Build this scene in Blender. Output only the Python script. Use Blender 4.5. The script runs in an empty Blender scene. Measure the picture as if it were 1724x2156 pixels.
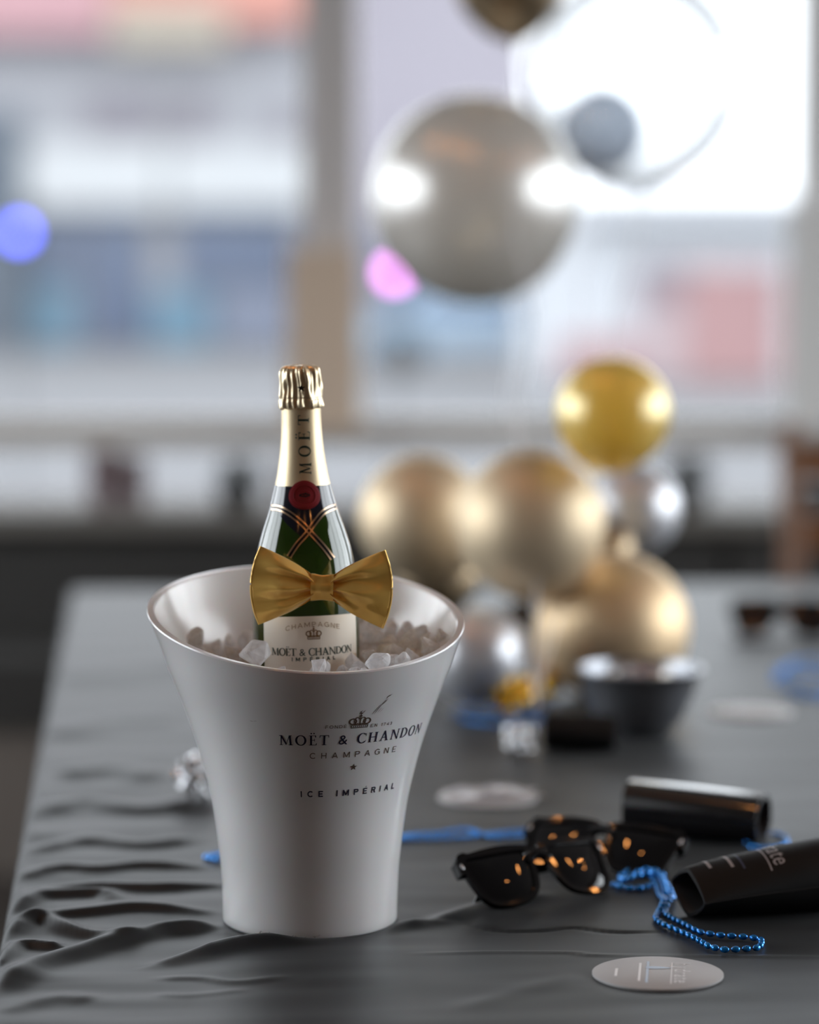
import bpy, bmesh, math, random
from math import sin, cos, pi, radians, sqrt, hypot, atan2, exp
from mathutils import Vector, Matrix, Quaternion, noise

scene = bpy.context.scene
col = scene.collection

# ------------------------------------------------------------------ camera
W, H = 1724, 2156
FPX = 85.0 / 24.0 * W               # 85 mm lens on a frame 24 mm wide
T = 0.75                            # table top height
CAMZ = T + 0.533
PITCH = math.atan((H / 2 - 500) / FPX)
cam_data = bpy.data.cameras.new('camera')
cam_data.lens = 85
cam_data.sensor_fit = 'HORIZONTAL'
cam_data.sensor_width = 24
cam_data.clip_start = 0.05
cam_data.clip_end = 500
cam_data.dof.use_dof = True
cam_data.dof.focus_distance = 2.165
cam_data.dof.aperture_fstop = 1.8
cam = bpy.data.objects.new('camera', cam_data)
col.objects.link(cam)
cam.location = (0, 0, CAMZ)
cam.rotation_euler = (pi / 2 - PITCH, 0, 0)
scene.camera = cam

# ------------------------------------------------------------------ sky and exposure
world = bpy.data.worlds.new('overcast_sky')
scene.world = world
world.use_nodes = True
nt = world.node_tree
bg = nt.nodes['Background']
SKY = 4.7
bg.inputs['Color'].default_value = (0.905, 0.955, 1.0, 1)
bg.inputs['Strength'].default_value = SKY
scene.view_settings.view_transform = 'Standard'
scene.view_settings.look = 'None'
scene.view_settings.exposure = 0.52
scene.view_settings.gamma = 1.0
scene.view_settings.use_curve_mapping = False


# light portals: they add no light, they only steer the sampling to the window openings
def portal(name, loc, rot, sx, sy):
    l = bpy.data.lights.new(name, 'AREA')
    l.shape = 'RECTANGLE'
    l.size, l.size_y = sx, sy
    l.cycles.is_portal = True
    o = bpy.data.objects.new(name, l)
    col.objects.link(o)
    o.location, o.rotation_euler = loc, rot
    o['kind'] = 'helper'


RX, RY0, RY1, RZ = 3.7, -3.5, 6.5, 3.0          # room half width, back, front, height
portal('portal_left', (-RX + .02, 3.6, 1.70), (0, -pi / 2, 0), 2.4, 4.6)
portal('portal_right', (RX - .02, 3.6, 1.70), (0, pi / 2, 0), 2.4, 4.6)
portal('portal_front', (0., RY1 - .02, 1.68), (-pi / 2, 0, 0), 7.0, 1.95)

# ------------------------------------------------------------------ pixel measurements to places in the room
FW = Vector((0, cos(PITCH), -sin(PITCH)))
UP = Vector((0, sin(PITCH), cos(PITCH)))
CAM = Vector((0, 0, CAMZ))


def ray(px, py):
    return (FW + Vector((1, 0, 0)) * ((px - W / 2) / FPX) + UP * (-(py - H / 2) / FPX))


def on_z(px, py, z=T):
    d = ray(px, py)
    return CAM + d * ((z - CAMZ) / d.z)


def on_y(px, py, Y):
    d = ray(px, py)
    return CAM + d * (Y / d.y)


def mpp(Y):                          # metres per pixel at distance Y
    return Y / FPX


# ------------------------------------------------------------------ materials
MATS = {}


def mat(name, color, rough=.5, metal=0., **kw):
    if name in MATS:
        return MATS[name]
    m = bpy.data.materials.new(name)
    m.use_nodes = True
    b = m.node_tree.nodes['Principled BSDF']
    b.inputs['Base Color'].default_value = (*color, 1)
    b.inputs['Roughness'].default_value = rough
    b.inputs['Metallic'].default_value = metal
    for k, v in kw.items():
        b.inputs[k.replace('_', ' ')].default_value = v
    MATS[name] = m
    return m


def add_noise(m, scale, amount, dark=(0.6, 0.6, 0.6), bump=0., bscale=None, detail=3):
    """procedural mottling of the base colour and a fine bump"""
    nt = m.node_tree
    b = nt.nodes['Principled BSDF']
    tc = nt.nodes.new('ShaderNodeTexCoord')
    n = nt.nodes.new('ShaderNodeTexNoise')
    n.inputs['Scale'].default_value = scale
    n.inputs['Detail'].default_value = detail
    nt.links.new(tc.outputs['Object'], n.inputs['Vector'])
    mx = nt.nodes.new('ShaderNodeMix')
    mx.data_type = 'RGBA'
    c = b.inputs['Base Color'].default_value[:]
    mx.inputs[6].default_value = c
    mx.inputs[7].default_value = (c[0] * dark[0], c[1] * dark[1], c[2] * dark[2], 1)
    ma = nt.nodes.new('ShaderNodeMath')
    ma.operation = 'MULTIPLY'
    ma.inputs[1].default_value = amount
    nt.links.new(n.outputs['Fac'], ma.inputs[0])
    nt.links.new(ma.outputs[0], mx.inputs[0])
    nt.links.new(mx.outputs[2], b.inputs['Base Color'])
    if bump:
        n2 = nt.nodes.new('ShaderNodeTexNoise')
        n2.inputs['Scale'].default_value = bscale or scale
        n2.inputs['Detail'].default_value = 4
        nt.links.new(tc.outputs['Object'], n2.inputs['Vector'])
        bp = nt.nodes.new('ShaderNodeBump')
        bp.inputs['Strength'].default_value = bump
        bp.inputs['Distance'].default_value = .002
        nt.links.new(n2.outputs['Fac'], bp.inputs['Height'])
        nt.links.new(bp.outputs['Normal'], b.inputs['Normal'])
    return m


def glass_sheet(name, tint=(.97, .98, .98), refl=1.0, haze=0., haze_col=(.9, .9, .92), edge=0.):
    """thin clear sheet: see-through, with fresnel reflection and a little haze"""
    m = bpy.data.materials.new(name)
    m.use_nodes = True
    nt = m.node_tree
    nt.nodes.remove(nt.nodes['Principled BSDF'])
    out = nt.nodes['Material Output']
    tr = nt.nodes.new('ShaderNodeBsdfTransparent')
    tr.inputs['Color'].default_value = (*tint, 1)
    gl = nt.nodes.new('ShaderNodeBsdfGlossy')
    gl.inputs['Roughness'].default_value = .02
    lw = nt.nodes.new('ShaderNodeFresnel')
    lw.inputs['IOR'].default_value = 1.45
    if edge:                            # thick-looking rim of a balloon: shine grows towards the outline
        lf = nt.nodes.new('ShaderNodeLayerWeight')
        lf.inputs['Blend'].default_value = .5
        lw = nt.nodes.new('ShaderNodeMath')
        lw.operation = 'POWER'
        lw.inputs[1].default_value = edge
        nt.links.new(lf.outputs['Facing'], lw.inputs[0])
    ma = nt.nodes.new('ShaderNodeMath')
    ma.operation = 'MULTIPLY'
    ma.inputs[1].default_value = refl
    nt.links.new(lw.outputs[0], ma.inputs[0])
    mx = nt.nodes.new('ShaderNodeMixShader')
    nt.links.new(ma.outputs[0], mx.inputs[0])
    nt.links.new(tr.outputs[0], mx.inputs[1])
    nt.links.new(gl.outputs[0], mx.inputs[2])
    last = mx
    if haze:
        tl = nt.nodes.new('ShaderNodeBsdfTranslucent')
        tl.inputs['Color'].default_value = (*haze_col, 1)
        df = nt.nodes.new('ShaderNodeBsdfDiffuse')
        df.inputs['Color'].default_value = (*haze_col, 1)
        m2 = nt.nodes.new('ShaderNodeMixShader')
        m2.inputs[0].default_value = .5
        nt.links.new(tl.outputs[0], m2.inputs[1])
        nt.links.new(df.outputs[0], m2.inputs[2])
        m3 = nt.nodes.new('ShaderNodeMixShader')
        m3.inputs[0].default_value = haze
        nt.links.new(mx.outputs[0], m3.inputs[1])
        nt.links.new(m2.outputs[0], m3.inputs[2])
        last = m3
    nt.links.new(last.outputs[0], out.inputs['Surface'])
    MATS[name] = m
    return m


def latex(name, color, glossy=.4, rough=.2, through=.5, gcol=None):
    """balloon skin: light comes through it and it shines"""
    m = bpy.data.materials.new(name)
    m.use_nodes = True
    nt = m.node_tree
    nt.nodes.remove(nt.nodes['Principled BSDF'])
    N, L = nt.nodes.new, nt.links.new
    tl, df, gl = N('ShaderNodeBsdfTranslucent'), N('ShaderNodeBsdfDiffuse'), N('ShaderNodeBsdfGlossy')
    tl.inputs['Color'].default_value = df.inputs['Color'].default_value = (*color, 1)
    gl.inputs['Color'].default_value = (*(gcol or color), 1)
    gl.inputs['Roughness'].default_value = rough
    m1, m2 = N('ShaderNodeMixShader'), N('ShaderNodeMixShader')
    lw = N('ShaderNodeLayerWeight')
    lw.inputs['Blend'].default_value = .35
    ma = N('ShaderNodeMath')
    ma.operation = 'MULTIPLY_ADD'
    ma.inputs[1].default_value = .8 * (1 - glossy)
    ma.inputs[2].default_value = glossy
    m1.inputs[0].default_value = through
    L(df.outputs[0], m1.inputs[1])
    L(tl.outputs[0], m1.inputs[2])
    L(lw.outputs['Facing'], ma.inputs[0])
    L(ma.outputs[0], m2.inputs[0])
    L(m1.outputs[0], m2.inputs[1])
    L(gl.outputs[0], m2.inputs[2])
    L(m2.outputs[0], nt.nodes['Material Output'].inputs['Surface'])
    MATS[name] = m
    return m


def emit(name, color, strength):
    m = bpy.data.materials.new(name)
    m.use_nodes = True
    b = m.node_tree.nodes['Principled BSDF']
    b.inputs['Base Color'].default_value = (*color, 1)
    b.inputs['Emission Color'].default_value = (*color, 1)
    b.inputs['Emission Strength'].default_value = strength
    MATS[name] = m
    return m


def S(r, g, b):                      # sRGB 0-255 to linear
    return tuple(((c / 255 + .055) / 1.055) ** 2.4 if c > 10 else c / 255 / 12.92 for c in (r, g, b))


# ------------------------------------------------------------------ mesh helpers
class MB:
    def __init__(self):
        self.v, self.f = [], []

    def add(self, verts, faces):
        k = len(self.v)
        self.v += [tuple(p) for p in verts]
        self.f += [tuple(i + k for i in f) for f in faces]
        return self

    def box(self, x0, x1, y0, y1, z0, z1, M=None):
        p = [Vector((x, y, z)) for z in (z0, z1) for y in (y0, y1) for x in (x0, x1)]
        if M:
            p = [M @ q for q in p]
        return self.add(p, [(0, 2, 3, 1), (4, 5, 7, 6), (0, 1, 5, 4), (2, 6, 7, 3), (0, 4, 6, 2), (1, 3, 7, 5)])

    def lathe(self, prof, n=48, M=None, close=False, wob=None):
        """prof: list of (r, z)"""
        vs, m = [], len(prof)
        for i in range(n):
            a = 2 * pi * i / n
            for j, (r, z) in enumerate(prof):
                rr = r if wob is None else wob(a, j, r, z)
                if isinstance(rr, tuple):
                    rr, z = rr
                p = Vector((rr * cos(a), rr * sin(a), z))
                vs.append(M @ p if M else p)
        fs = []
        for i in range(n):
            i2 = (i + 1) % n
            for j in range(m - 1 if not close else m):
                j2 = (j + 1) % m
                fs.append((i * m + j, i2 * m + j, i2 * m + j2, i * m + j2))
        return self.add(vs, fs)

    def tube(self, pts, r, n=8, closed=False, cap=True, flat=1.0):
        pts = [Vector(p) for p in pts]
        N = len(pts)
        vs = []
        ref = Vector((0, 0, 1))
        for i, p in enumerate(pts):
            a = pts[(i - 1) % N] if (closed or i > 0) else p
            b = pts[(i + 1) % N] if (closed or i < N - 1) else p
            t = (b - a).normalized()
            s = t.cross(ref)
            if s.length < 1e-4:
                s = t.cross(Vector((0, 1, 0)))
            s.normalize()
            u = s.cross(t)
            rr = r(i / max(1, N - 1)) if callable(r) else r
            for k in range(n):
                c = 2 * pi * k / n
                vs.append(p + s * (rr * cos(c)) + u * (rr * flat * sin(c)))
        fs = []
        for i in range(N if closed else N - 1):
            i2 = (i + 1) % N
            for k in range(n):
                k2 = (k + 1) % n
                fs.append((i * n + k, i * n + k2, i2 * n + k2, i2 * n + k))
        if cap and not closed:
            fs.append(tuple(range(n))[::-1])
            fs.append(tuple((N - 1) * n + k for k in range(n)))
        return self.add(vs, fs)

    def grid(self, fn, nu, nv):
        vs = [fn(i / nu, j / nv) for i in range(nu + 1) for j in range(nv + 1)]
        fs = [(i * (nv + 1) + j, (i + 1) * (nv + 1) + j, (i + 1) * (nv + 1) + j + 1, i * (nv + 1) + j + 1)
              for i in range(nu) for j in range(nv)]
        return self.add(vs, fs)

    def ellipsoid(self, c, rx, ry, rz, n=16, m=10):
        prof = [(sin(pi * j / m), -cos(pi * j / m)) for j in range(m + 1)]
        prof[0] = (1e-4, -1)
        prof[-1] = (1e-4, 1)
        M = Matrix.Translation(c) @ Matrix.Diagonal((rx, ry, rz, 1))
        return self.lathe(prof, n, M)

    def mesh(self, name, m, smooth=True, sharp=40):
        me = bpy.data.meshes.new(name)
        me.from_pydata(self.v, [], self.f)
        bm = bmesh.new()
        bm.from_mesh(me)
        bmesh.ops.remove_doubles(bm, verts=bm.verts, dist=1e-6)
        bmesh.ops.recalc_face_normals(bm, faces=bm.faces)
        bm.to_mesh(me)
        bm.free()
        me.materials.append(m)
        if smooth:
            me.polygons.foreach_set('use_smooth', [True] * len(me.polygons))
            if sharp < 180:
                me.set_sharp_from_angle(angle=radians(sharp))
        me.update()
        return me

    def build(self, name, m, parent=None, smooth=True, sharp=40, kind=None, label=None):
        o = bpy.data.objects.new(name, self.mesh(name, m, smooth, sharp))
        col.objects.link(o)
        if parent is not None:
            o.parent = parent
        if kind:
            o['kind'] = kind
        if label:
            o['label'] = label
        return o


def tag(o, label, cat, group=None):
    o['label'], o['category'] = label, cat
    if group:
        o['group'] = group
    return o


def thing(name, label, cat, loc=(0, 0, 0), rz=0., group=None):
    o = bpy.data.objects.new(name, None)
    col.objects.link(o)
    o.location = loc
    o.rotation_euler = (0, 0, rz)
    o.empty_display_size = .05
    return tag(o, label, cat, group)


def struct_empty(name):
    o = bpy.data.objects.new(name, None)
    col.objects.link(o)
    o['kind'] = 'structure'
    return o


def copy_tree(o, label=None, parent=None):
    c = o.copy()
    col.objects.link(c)
    if parent is not None:
        c.parent = parent
        c.matrix_parent_inverse = o.matrix_parent_inverse.copy()
    if label:
        c['label'] = label
    for ch in list(o.children):
        copy_tree(ch, None, c)
    return c


def interp(tab, x):
    if x <= tab[0][0]:
        return tab[0][1]
    for (a, va), (b, vb) in zip(tab, tab[1:]):
        if x <= b:
            return va + (vb - va) * (x - a) / (b - a)
    return tab[-1][1]


def catmull(pts, sub=8, closed=False):
    P = [Vector(p) for p in pts]
    n = len(P)
    out = []
    for i in range(n if closed else n - 1):
        if closed:
            p0, p1, p2, p3 = P[i - 1], P[i], P[(i + 1) % n], P[(i + 2) % n]
        else:
            p0, p1, p2, p3 = P[max(0, i - 1)], P[i], P[i + 1], P[min(n - 1, i + 2)]
        for k in range(sub):
            t = k / sub
            out.append(.5 * ((2 * p1) + (p2 - p0) * t + (2 * p0 - 5 * p1 + 4 * p2 - p3) * t * t + (3 * p1 - p0 - 3 * p2 + p3) * t ** 3))
    if not closed:
        out.append(P[-1])
    return out


def smooth_tab(tab, n=6):
    """refine a (z, r) table with a catmull curve"""
    return [(p.x, p.y) for p in catmull([(a, b, 0) for a, b in tab], n)]


def resample(pts, step):
    out, acc = [pts[0]], 0.
    for a, b in zip(pts, pts[1:]):
        L = (b - a).length
        d = step - acc
        while d <= L:
            out.append(a + (b - a) * (d / L))
            d += step
        acc = L - (d - step)
    return out


# ------------------------------------------------------------------ lettering
_gl = {}


def sans(ch):
    """outline of one letter as triangles, cap height 1 (the built-in letter face)"""
    if ch in _gl:
        return _gl[ch]
    cu = bpy.data.curves.new('letter', 'FONT')
    cu.body = ch
    cu.size = 1 / .729
    cu.resolution_u = 4
    o = bpy.data.objects.new('letter', cu)
    col.objects.link(o)
    me = o.to_mesh()
    vs = [(v.co.x, v.co.y) for v in me.vertices]
    fs = [tuple(p.vertices) for p in me.polygons]
    o.to_mesh_clear()
    bpy.data.objects.remove(o)
    bpy.data.curves.remove(cu)
    if vs:
        x0 = min(v[0] for v in vs)
        vs = [(x - x0, y) for x, y in vs]
        w = max(v[0] for v in vs)
    else:
        w = .35
    _gl[ch] = (vs, fs, w)
    return _gl[ch]


def _polys(*ps):
    vs, fs = [], []
    for p in ps:
        k = len(vs)
        vs += p
        fs.append(tuple(range(k, k + len(p))))
    return vs, fs


def _arc(cx, cy, ro, ri, a0, a1, n=20):
    """crescent strokes: outer radii ro=(rx,ry), inner ri"""
    ps = []
    for i in range(n):
        t0, t1 = radians(a0 + (a1 - a0) * i / n), radians(a0 + (a1 - a0) * (i + 1) / n)
        ps.append([(cx + ro[0] * cos(t0), cy + ro[1] * sin(t0)), (cx + ro[0] * cos(t1), cy + ro[1] * sin(t1)),
                   (cx + ri[0] * cos(t1), cy + ri[1] * sin(t1)), (cx + ri[0] * cos(t0), cy + ri[1] * sin(t0))])
    return ps


def R(x0, y0, x1, y1):
    return [(x0, y0), (x1, y0), (x1, y1), (x0, y1)]


SERIF = {
    'M': (_polys([(.09, 0), (.18, 0), (.27, 1), (.16, 1)], [(.10, 1), (.29, 1), (.66, .16), (.58, 0)],
                 [(.58, 0), (.66, .16), (.98, 1), (.90, 1)], [(.88, 1), (1.05, 1), (1.10, 0), (.92, 0)],
                 R(0, 0, .29, .06), R(.82, 0, 1.20, .06), R(.03, .94, .26, 1), R(.92, .94, 1.13, 1)), 1.2),
    'O': (_polys(*_arc(.5, .5, (.5, .53), (.31, .455), 0, 360, 32)), 1.0),
    'E': (_polys(R(.10, 0, .27, 1), R(0, .95, .62, 1), R(0, 0, .66, .05), R(.2, .5, .5, .55),
                 [(.54, .82), (.62, .78), (.62, 1), (.52, .97)], [(.58, .03), (.66, 0), (.70, .24), (.64, .2)],
                 [(.46, .40), (.51, .38), (.51, .67), (.46, .65)]), .7),
    'T': (_polys(R(.34, 0, .51, 1), R(.02, .94, .83, 1), [(0, .74), (.06, .78), (.09, 1), (.02, 1)],
                 [(.85, .74), (.79, .78), (.76, 1), (.83, 1)], R(.22, 0, .63, .05)), .85),
    'C': (_polys(*_arc(.5, .5, (.5, .53), (.31, .455), 48, 318, 28), [(.80, .70), (.86, .68), (.86, 1.02), (.80, .92)],
                 [(.78, .12), (.84, .14), (.90, .28), (.86, .30)]), .88),
    'H': (_polys(R(.10, 0, .27, 1), R(.72, 0, .89, 1), R(.2, .48, .8, .56), R(0, 0, .37, .05), R(0, .95, .37, 1),
                 R(.62, 0, .99, .05), R(.62, .95, .99, 1)), 1.0),
    'A': (_polys([(.11, 0), (.20, 0), (.52, .90), (.46, 1.03)], [(.38, .90), (.46, 1.03), (.54, 1.03), (.94, 0), (.76, 0)],
                 R(.24, .31, .74, .39), R(0, 0, .31, .05), R(.66, 0, 1.03, .05)), 1.03),
    'N': (_polys(R(.11, 0, .20, 1), R(.83, 0, .92, 1), [(.06, 1), (.27, 1), (.91, .05), (.91, -.04), (.84, -.04)],
                 R(0, 0, .31, .05), R(.72, .95, 1.03, 1), R(0, .95, .22, 1)), 1.03),
    'D': (_polys(R(.10, 0, .27, 1), *_arc(.32, .5, (.63, .5), (.44, .43), -90, 90, 20), R(.1, .945, .33, 1), R(.1, 0, .33, .055),
                 R(0, 0, .3, .05), R(0, .95, .3, 1)), .97),
}
_e = SERIF['E']
SERIF['Ë'] = (_polys(*[[_e[0][0][i] for i in f] for f in _e[0][1]], *[[(cx + .07 * cos(a * pi / 4), 1.2 + .07 * sin(a * pi / 4)) for a in range(8)] for cx in (.2, .44)]), .7)
SERIF["'"] = (_polys(R(0, .7, .08, 1)), .1)


def grotesk(t):
    """wide capitals drawn with an even stroke t (cap height 1)"""
    def bar(x0, y0, x1, y1):
        L = hypot(x1 - x0, y1 - y0)
        nx, ny = -(y1 - y0) / L * t / 2, (x1 - x0) / L * t / 2
        return [(x0 - nx, y0 - ny), (x1 - nx, y1 - ny), (x1 + nx, y1 + ny), (x0 + nx, y0 + ny)]
    h = t / 2

    def arc(cx, cy, rx, ry, a0, a1, n=18):
        return _arc(cx, cy, (rx, ry), (rx - t, ry - t), a0, a1, n)
    E = [R(0, 0, t, 1), R(0, 1 - t, .72, 1), R(0, .5 - h, .66, .5 + h), R(0, 0, .74, t)]
    P = [R(0, 0, t, 1), R(0, 1 - t, .5, 1), R(0, .42, .5, .42 + t), *arc(.48, .71, .33, .29, -90, 90)]
    G = {
        'I': ([R(0, 0, t, 1)], t), 'E': (E, .74), 'É': (E + [[(.30, 1.1), (.40, 1.1), (.60, 1.3), (.42, 1.3)]], .74),
        'L': ([R(0, 0, t, 1), R(0, 0, .68, t)], .68), 'F': ([R(0, 0, t, 1), R(0, 1 - t, .7, 1), R(0, .5 - h, .64, .5 + h)], .7),
        'H': ([R(0, 0, t, 1), R(.8 - t, 0, .8, 1), R(0, .5 - h, .8, .5 + h)], .8),
        'C': (arc(.5, .5, .5, .515, 42, 318, 26), .9), 'O': (arc(.54, .5, .54, .515, 0, 360, 32), 1.08),
        'G': (arc(.5, .5, .5, .515, 42, 335, 26) + [R(.54, .42, .98, .42 + t), R(.98 - t, .1, .98, .5)], .98),
        'D': ([R(0, 0, t, 1), R(0, 1 - t, .45, 1), R(0, 0, .45, t), *arc(.43, .5, .5, .5, -90, 90)], .93),
        'M': ([R(0, 0, t, 1), R(1.05 - t, 0, 1.05, 1), [(0, 1), (t * 1.15, 1), (.525 + h, .12), (.525 - h, .12)], [(1.05, 1), (1.05 - t * 1.15, 1), (.525 - h, .12), (.525 + h, .12)]], 1.05),
        'N': ([R(0, 0, t, 1), R(.88 - t, 0, .88, 1), [(0, 1), (t * 1.2, 1), (.88, 0), (.88 - t * 1.2, 0)]], .88),
        'A': ([[(0, 0), (t * 1.1, 0), (.47 + h, 1), (.47 - h, 1)], [(.94, 0), (.94 - t * 1.1, 0), (.47 - h, 1), (.47 + h, 1)], R(.2, .26, .74, .26 + t)], .94),
        'P': (P, .81), 'R': (P + [[(.40, .46), (.40 + t * 1.2, .46), (.86, 0), (.86 - t * 1.25, 0)]], .86),
        '1': ([R(.16, 0, .16 + t, 1), [(.0, .78), (.17, 1), (.17, .84), (.04, .68)]], .16 + t),
        '7': ([R(0, 1 - t, .66, 1), [(.14, 0), (.14 + t, 0), (.66, 1 - t), (.66 - t, 1 - t)]], .66),
        '4': ([R(.46, 0, .46 + t, 1), R(0, .22, .74, .22 + t), [(0, .24), (t, .24), (.5, 1), (.46, 1)]], .74),
        '3': (arc(.3, .73, .31, .27, -90, 150, 16) + arc(.3, .29, .34, .29, -150, 90, 16), .64),
    }

    def face(ch):
        ps, w = G[ch]
        V_, F_ = _polys(*ps)
        return V_, F_, w
    return face


BOLD, MEDIUM, LIGHT = grotesk(.20), grotesk(.15), grotesk(.13)


def serif(ch):
    if ch in SERIF:
        (vs, fs), w = SERIF[ch]
        return vs, fs, w
    return sans(ch)


def line_of(text, height, width, face, wide=1.0, space=.45):
    """text centred on 0, baseline 0 -> verts, faces in metres"""
    gl = [face(c) if c != ' ' else ([], [], space) for c in text]
    tot = sum(g[2] for g in gl) * height * wide
    gap = (width - tot) / max(1, len(gl) - 1)
    x = -width / 2
    V, F = [], []
    for vs, fs, w in gl:
        k = len(V)
        V += [(x + a * height * wide, b * height) for a, b in vs]
        F += [tuple(i + k for i in f) for f in fs]
        x += w * height * wide + gap
    return V, F


def refine(V_, F_, L):
    """split flat lettering until no edge is longer than L, so that it can follow a curve"""
    V_, T_ = list(V_), []
    for f in F_:
        T_ += [(f[0], f[i], f[i + 1]) for i in range(1, len(f) - 1)]
    out = []
    while T_:
        a, b, c = T_.pop()
        e = [(hypot(V_[p][0] - V_[q][0], V_[p][1] - V_[q][1]), p, q, r) for p, q, r in ((a, b, c), (b, c, a), (c, a, b))]
        d, p, q, r = max(e)
        if d <= L:
            out.append((a, b, c))
            continue
        V_.append(((V_[p][0] + V_[q][0]) / 2, (V_[p][1] + V_[q][1]) / 2))
        m = len(V_) - 1
        T_ += [(p, m, r), (m, q, r)]
    return V_, out


def star2d(r):
    p = [(r * (1 if i % 2 == 0 else .4) * sin(i * pi / 5), r * (1 if i % 2 == 0 else .4) * cos(i * pi / 5)) for i in range(10)]
    V = [(0, 0)] + p
    return V, [(0, 1 + i, 1 + (i + 1) % 10) for i in range(10)]


def crown2d(w, h):
    """small royal crown: jewelled band, five beaded arches, orb with cross"""
    ps = []

    def ring(cx, cy, ro, ri, a0=0, a1=360, n=12):
        ps.extend(_arc(cx, cy, ro, ri, a0, a1, n))

    def dot(cx, cy, r):
        ps.append([(cx + r * cos(a * pi / 4), cy + r * sin(a * pi / 4)) for a in range(8)])
    ps.append(R(-.40, 0, .40, .05))
    ps.append(R(-.42, .17, .42, .22))
    for i in range(9):
        x = -.37 + i * .0925
        ps.append([(x - .035, .11), (x, .06), (x + .035, .11), (x, .16)])
    ps.append(R(-.41, .05, -.385, .17))
    ps.append(R(.385, .05, .41, .17))
    ring(-.33, .43, (.19, .21), (.12, .14), 0, 360, 16)
    ring(.33, .43, (.19, .21), (.12, .14), 0, 360, 16)
    ring(-.13, .47, (.15, .24), (.10, .18), 20, 300, 16)
    ring(.13, .47, (.15, .24), (.10, .18), -120, 160, 16)
    ps.append(R(-.03, .2, .03, .7))
    for x in (-.22, 0, .22):
        ps.append([(x - .07, .22), (x + .07, .22), (x + .03, .33), (x, .42), (x - .03, .33)])
    for x in (-.42, -.11, .11, .42):
        dot(x, .29, .03)
    dot(0, .77, .07)
    ps.append(R(-.02, .82, .02, 1.0))
    ps.append(R(-.07, .90, .07, .94))
    V, F = _polys(*ps)
    return [(x * w, y * h) for x, y in V], F


# ------------------------------------------------------------------ room shell
M_floor = add_noise(mat('floor_boards', (.045, .037, .033), .5), 6, .8)
M_dark = add_noise(mat('dark_panel', (.19, .165, .145), .5), 3, .8)
M_wallwarm = add_noise(mat('warm_plaster', (.38, .31, .26), .8), 2, .4)
M_back = add_noise(mat('brown_panelling', (.30, .225, .18), .6), 2, .4)
M_ceil = add_noise(mat('ceiling_paint', (.50, .46, .42), .85), 2, .3)
M_frame = add_noise(mat('window_frame_paint', (.60, .565, .55), .5), 2, .2)
M_frame_l = add_noise(mat('window_frame_pale', (.74, .735, .72), .45), 2, .2)
M_tan = add_noise(mat('tan_post', (.66, .52, .40), .55), 3, .3)
M_pane = glass_sheet('window_glass')
M_tint = glass_sheet('view_dimming_glass', (.45, .455, .46))  # grey tint added to the front panes to dim sky and street

f = MB()
f.box(-RX - .2, RX + .2, RY0 - .2, RY1 + .2, -.1, 0)
f.build('floor', M_floor, kind='structure', smooth=False)
c = MB()
c.box(-RX - .2, RX + .2, RY0 - .2, RY1 + .2, RZ, RZ + .12)
ceil = c.build('ceiling', M_ceil, kind='structure', smooth=False)
wb = MB()
wb.box(-RX - .2, RX + .2, RY0 - .2, RY0, 0, RZ)
wb.build('wall_back', M_back, kind='structure', smooth=False)

# warm recessed lamps in the ceiling above and behind the camera
M_lamp = emit('warm_lamp', (1.0, .40, .11), 52)
for (lx, ly) in [(-.9, -.6), (.2, -.6), (1.3, -.6), (1.35, 2.0), (1.92, 2.75), (2.5, 3.5), (-1.15, 3.45), (-.55, 2.85), (-.05, 2.4)]:
    b = MB()
    b.lathe([(.0001, 0), (.045, 0), (.05, -.004), (.062, -.004), (.062, 0)], 24, Matrix.Translation((lx, ly, RZ - .001)))
    b.build('lamp_trim', M_frame, ceil)
    b = MB()
    b.lathe([(.0001, -.003), (.045, -.003)], 20, Matrix.Translation((lx, ly, RZ - .002)))
    b.build('lamp_disc', M_lamp, ceil, smooth=False)


def side_wall(side):
    sx = -1 if side == 'left' else 1
    a, b_ = sorted((sx * RX, sx * (RX + .2)))
    y0, y1, z0, z1 = 1.3, 5.9, .5, 2.9
    w = MB()
    w.box(a, b_, RY0, y0, 0, RZ)
    w.box(a, b_, y1, RY1 + .2, 0, RZ)
    w.box(a, b_, y0, y1, 0, z0)
    w.box(a, b_, y0, y1, z1, RZ)
    w.build('wall_' + side, M_wallwarm, kind='structure', smooth=False)
    win = struct_empty('window_2' if side == 'left' else 'window_3')
    n = 4
    for i in range(n + 1):
        y = y0 + (y1 - y0) * i / n
        MB().box(a + .04, b_ - .04, y - .035, y + .035, z0, z1).build('window_frame', M_frame, win, smooth=False)
    for z in (z0 + .03, z1 - .03):
        MB().box(a + .05, b_ - .05, y0, y1, z - .03, z + .03).build('window_frame', M_frame, win, smooth=False)
    for i in range(n):
        ya, yb = y0 + (y1 - y0) * i / n + .035, y0 + (y1 - y0) * (i + 1) / n - .035
        x = (a + b_) / 2
        MB().add([(x, ya, z0 + .06), (x, yb, z0 + .06), (x, yb, z1 - .06), (x, ya, z1 - .06)], [(0, 1, 2, 3)]).build('pane', M_pane, win, smooth=False)


side_wall('left')
side_wall('right')

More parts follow.
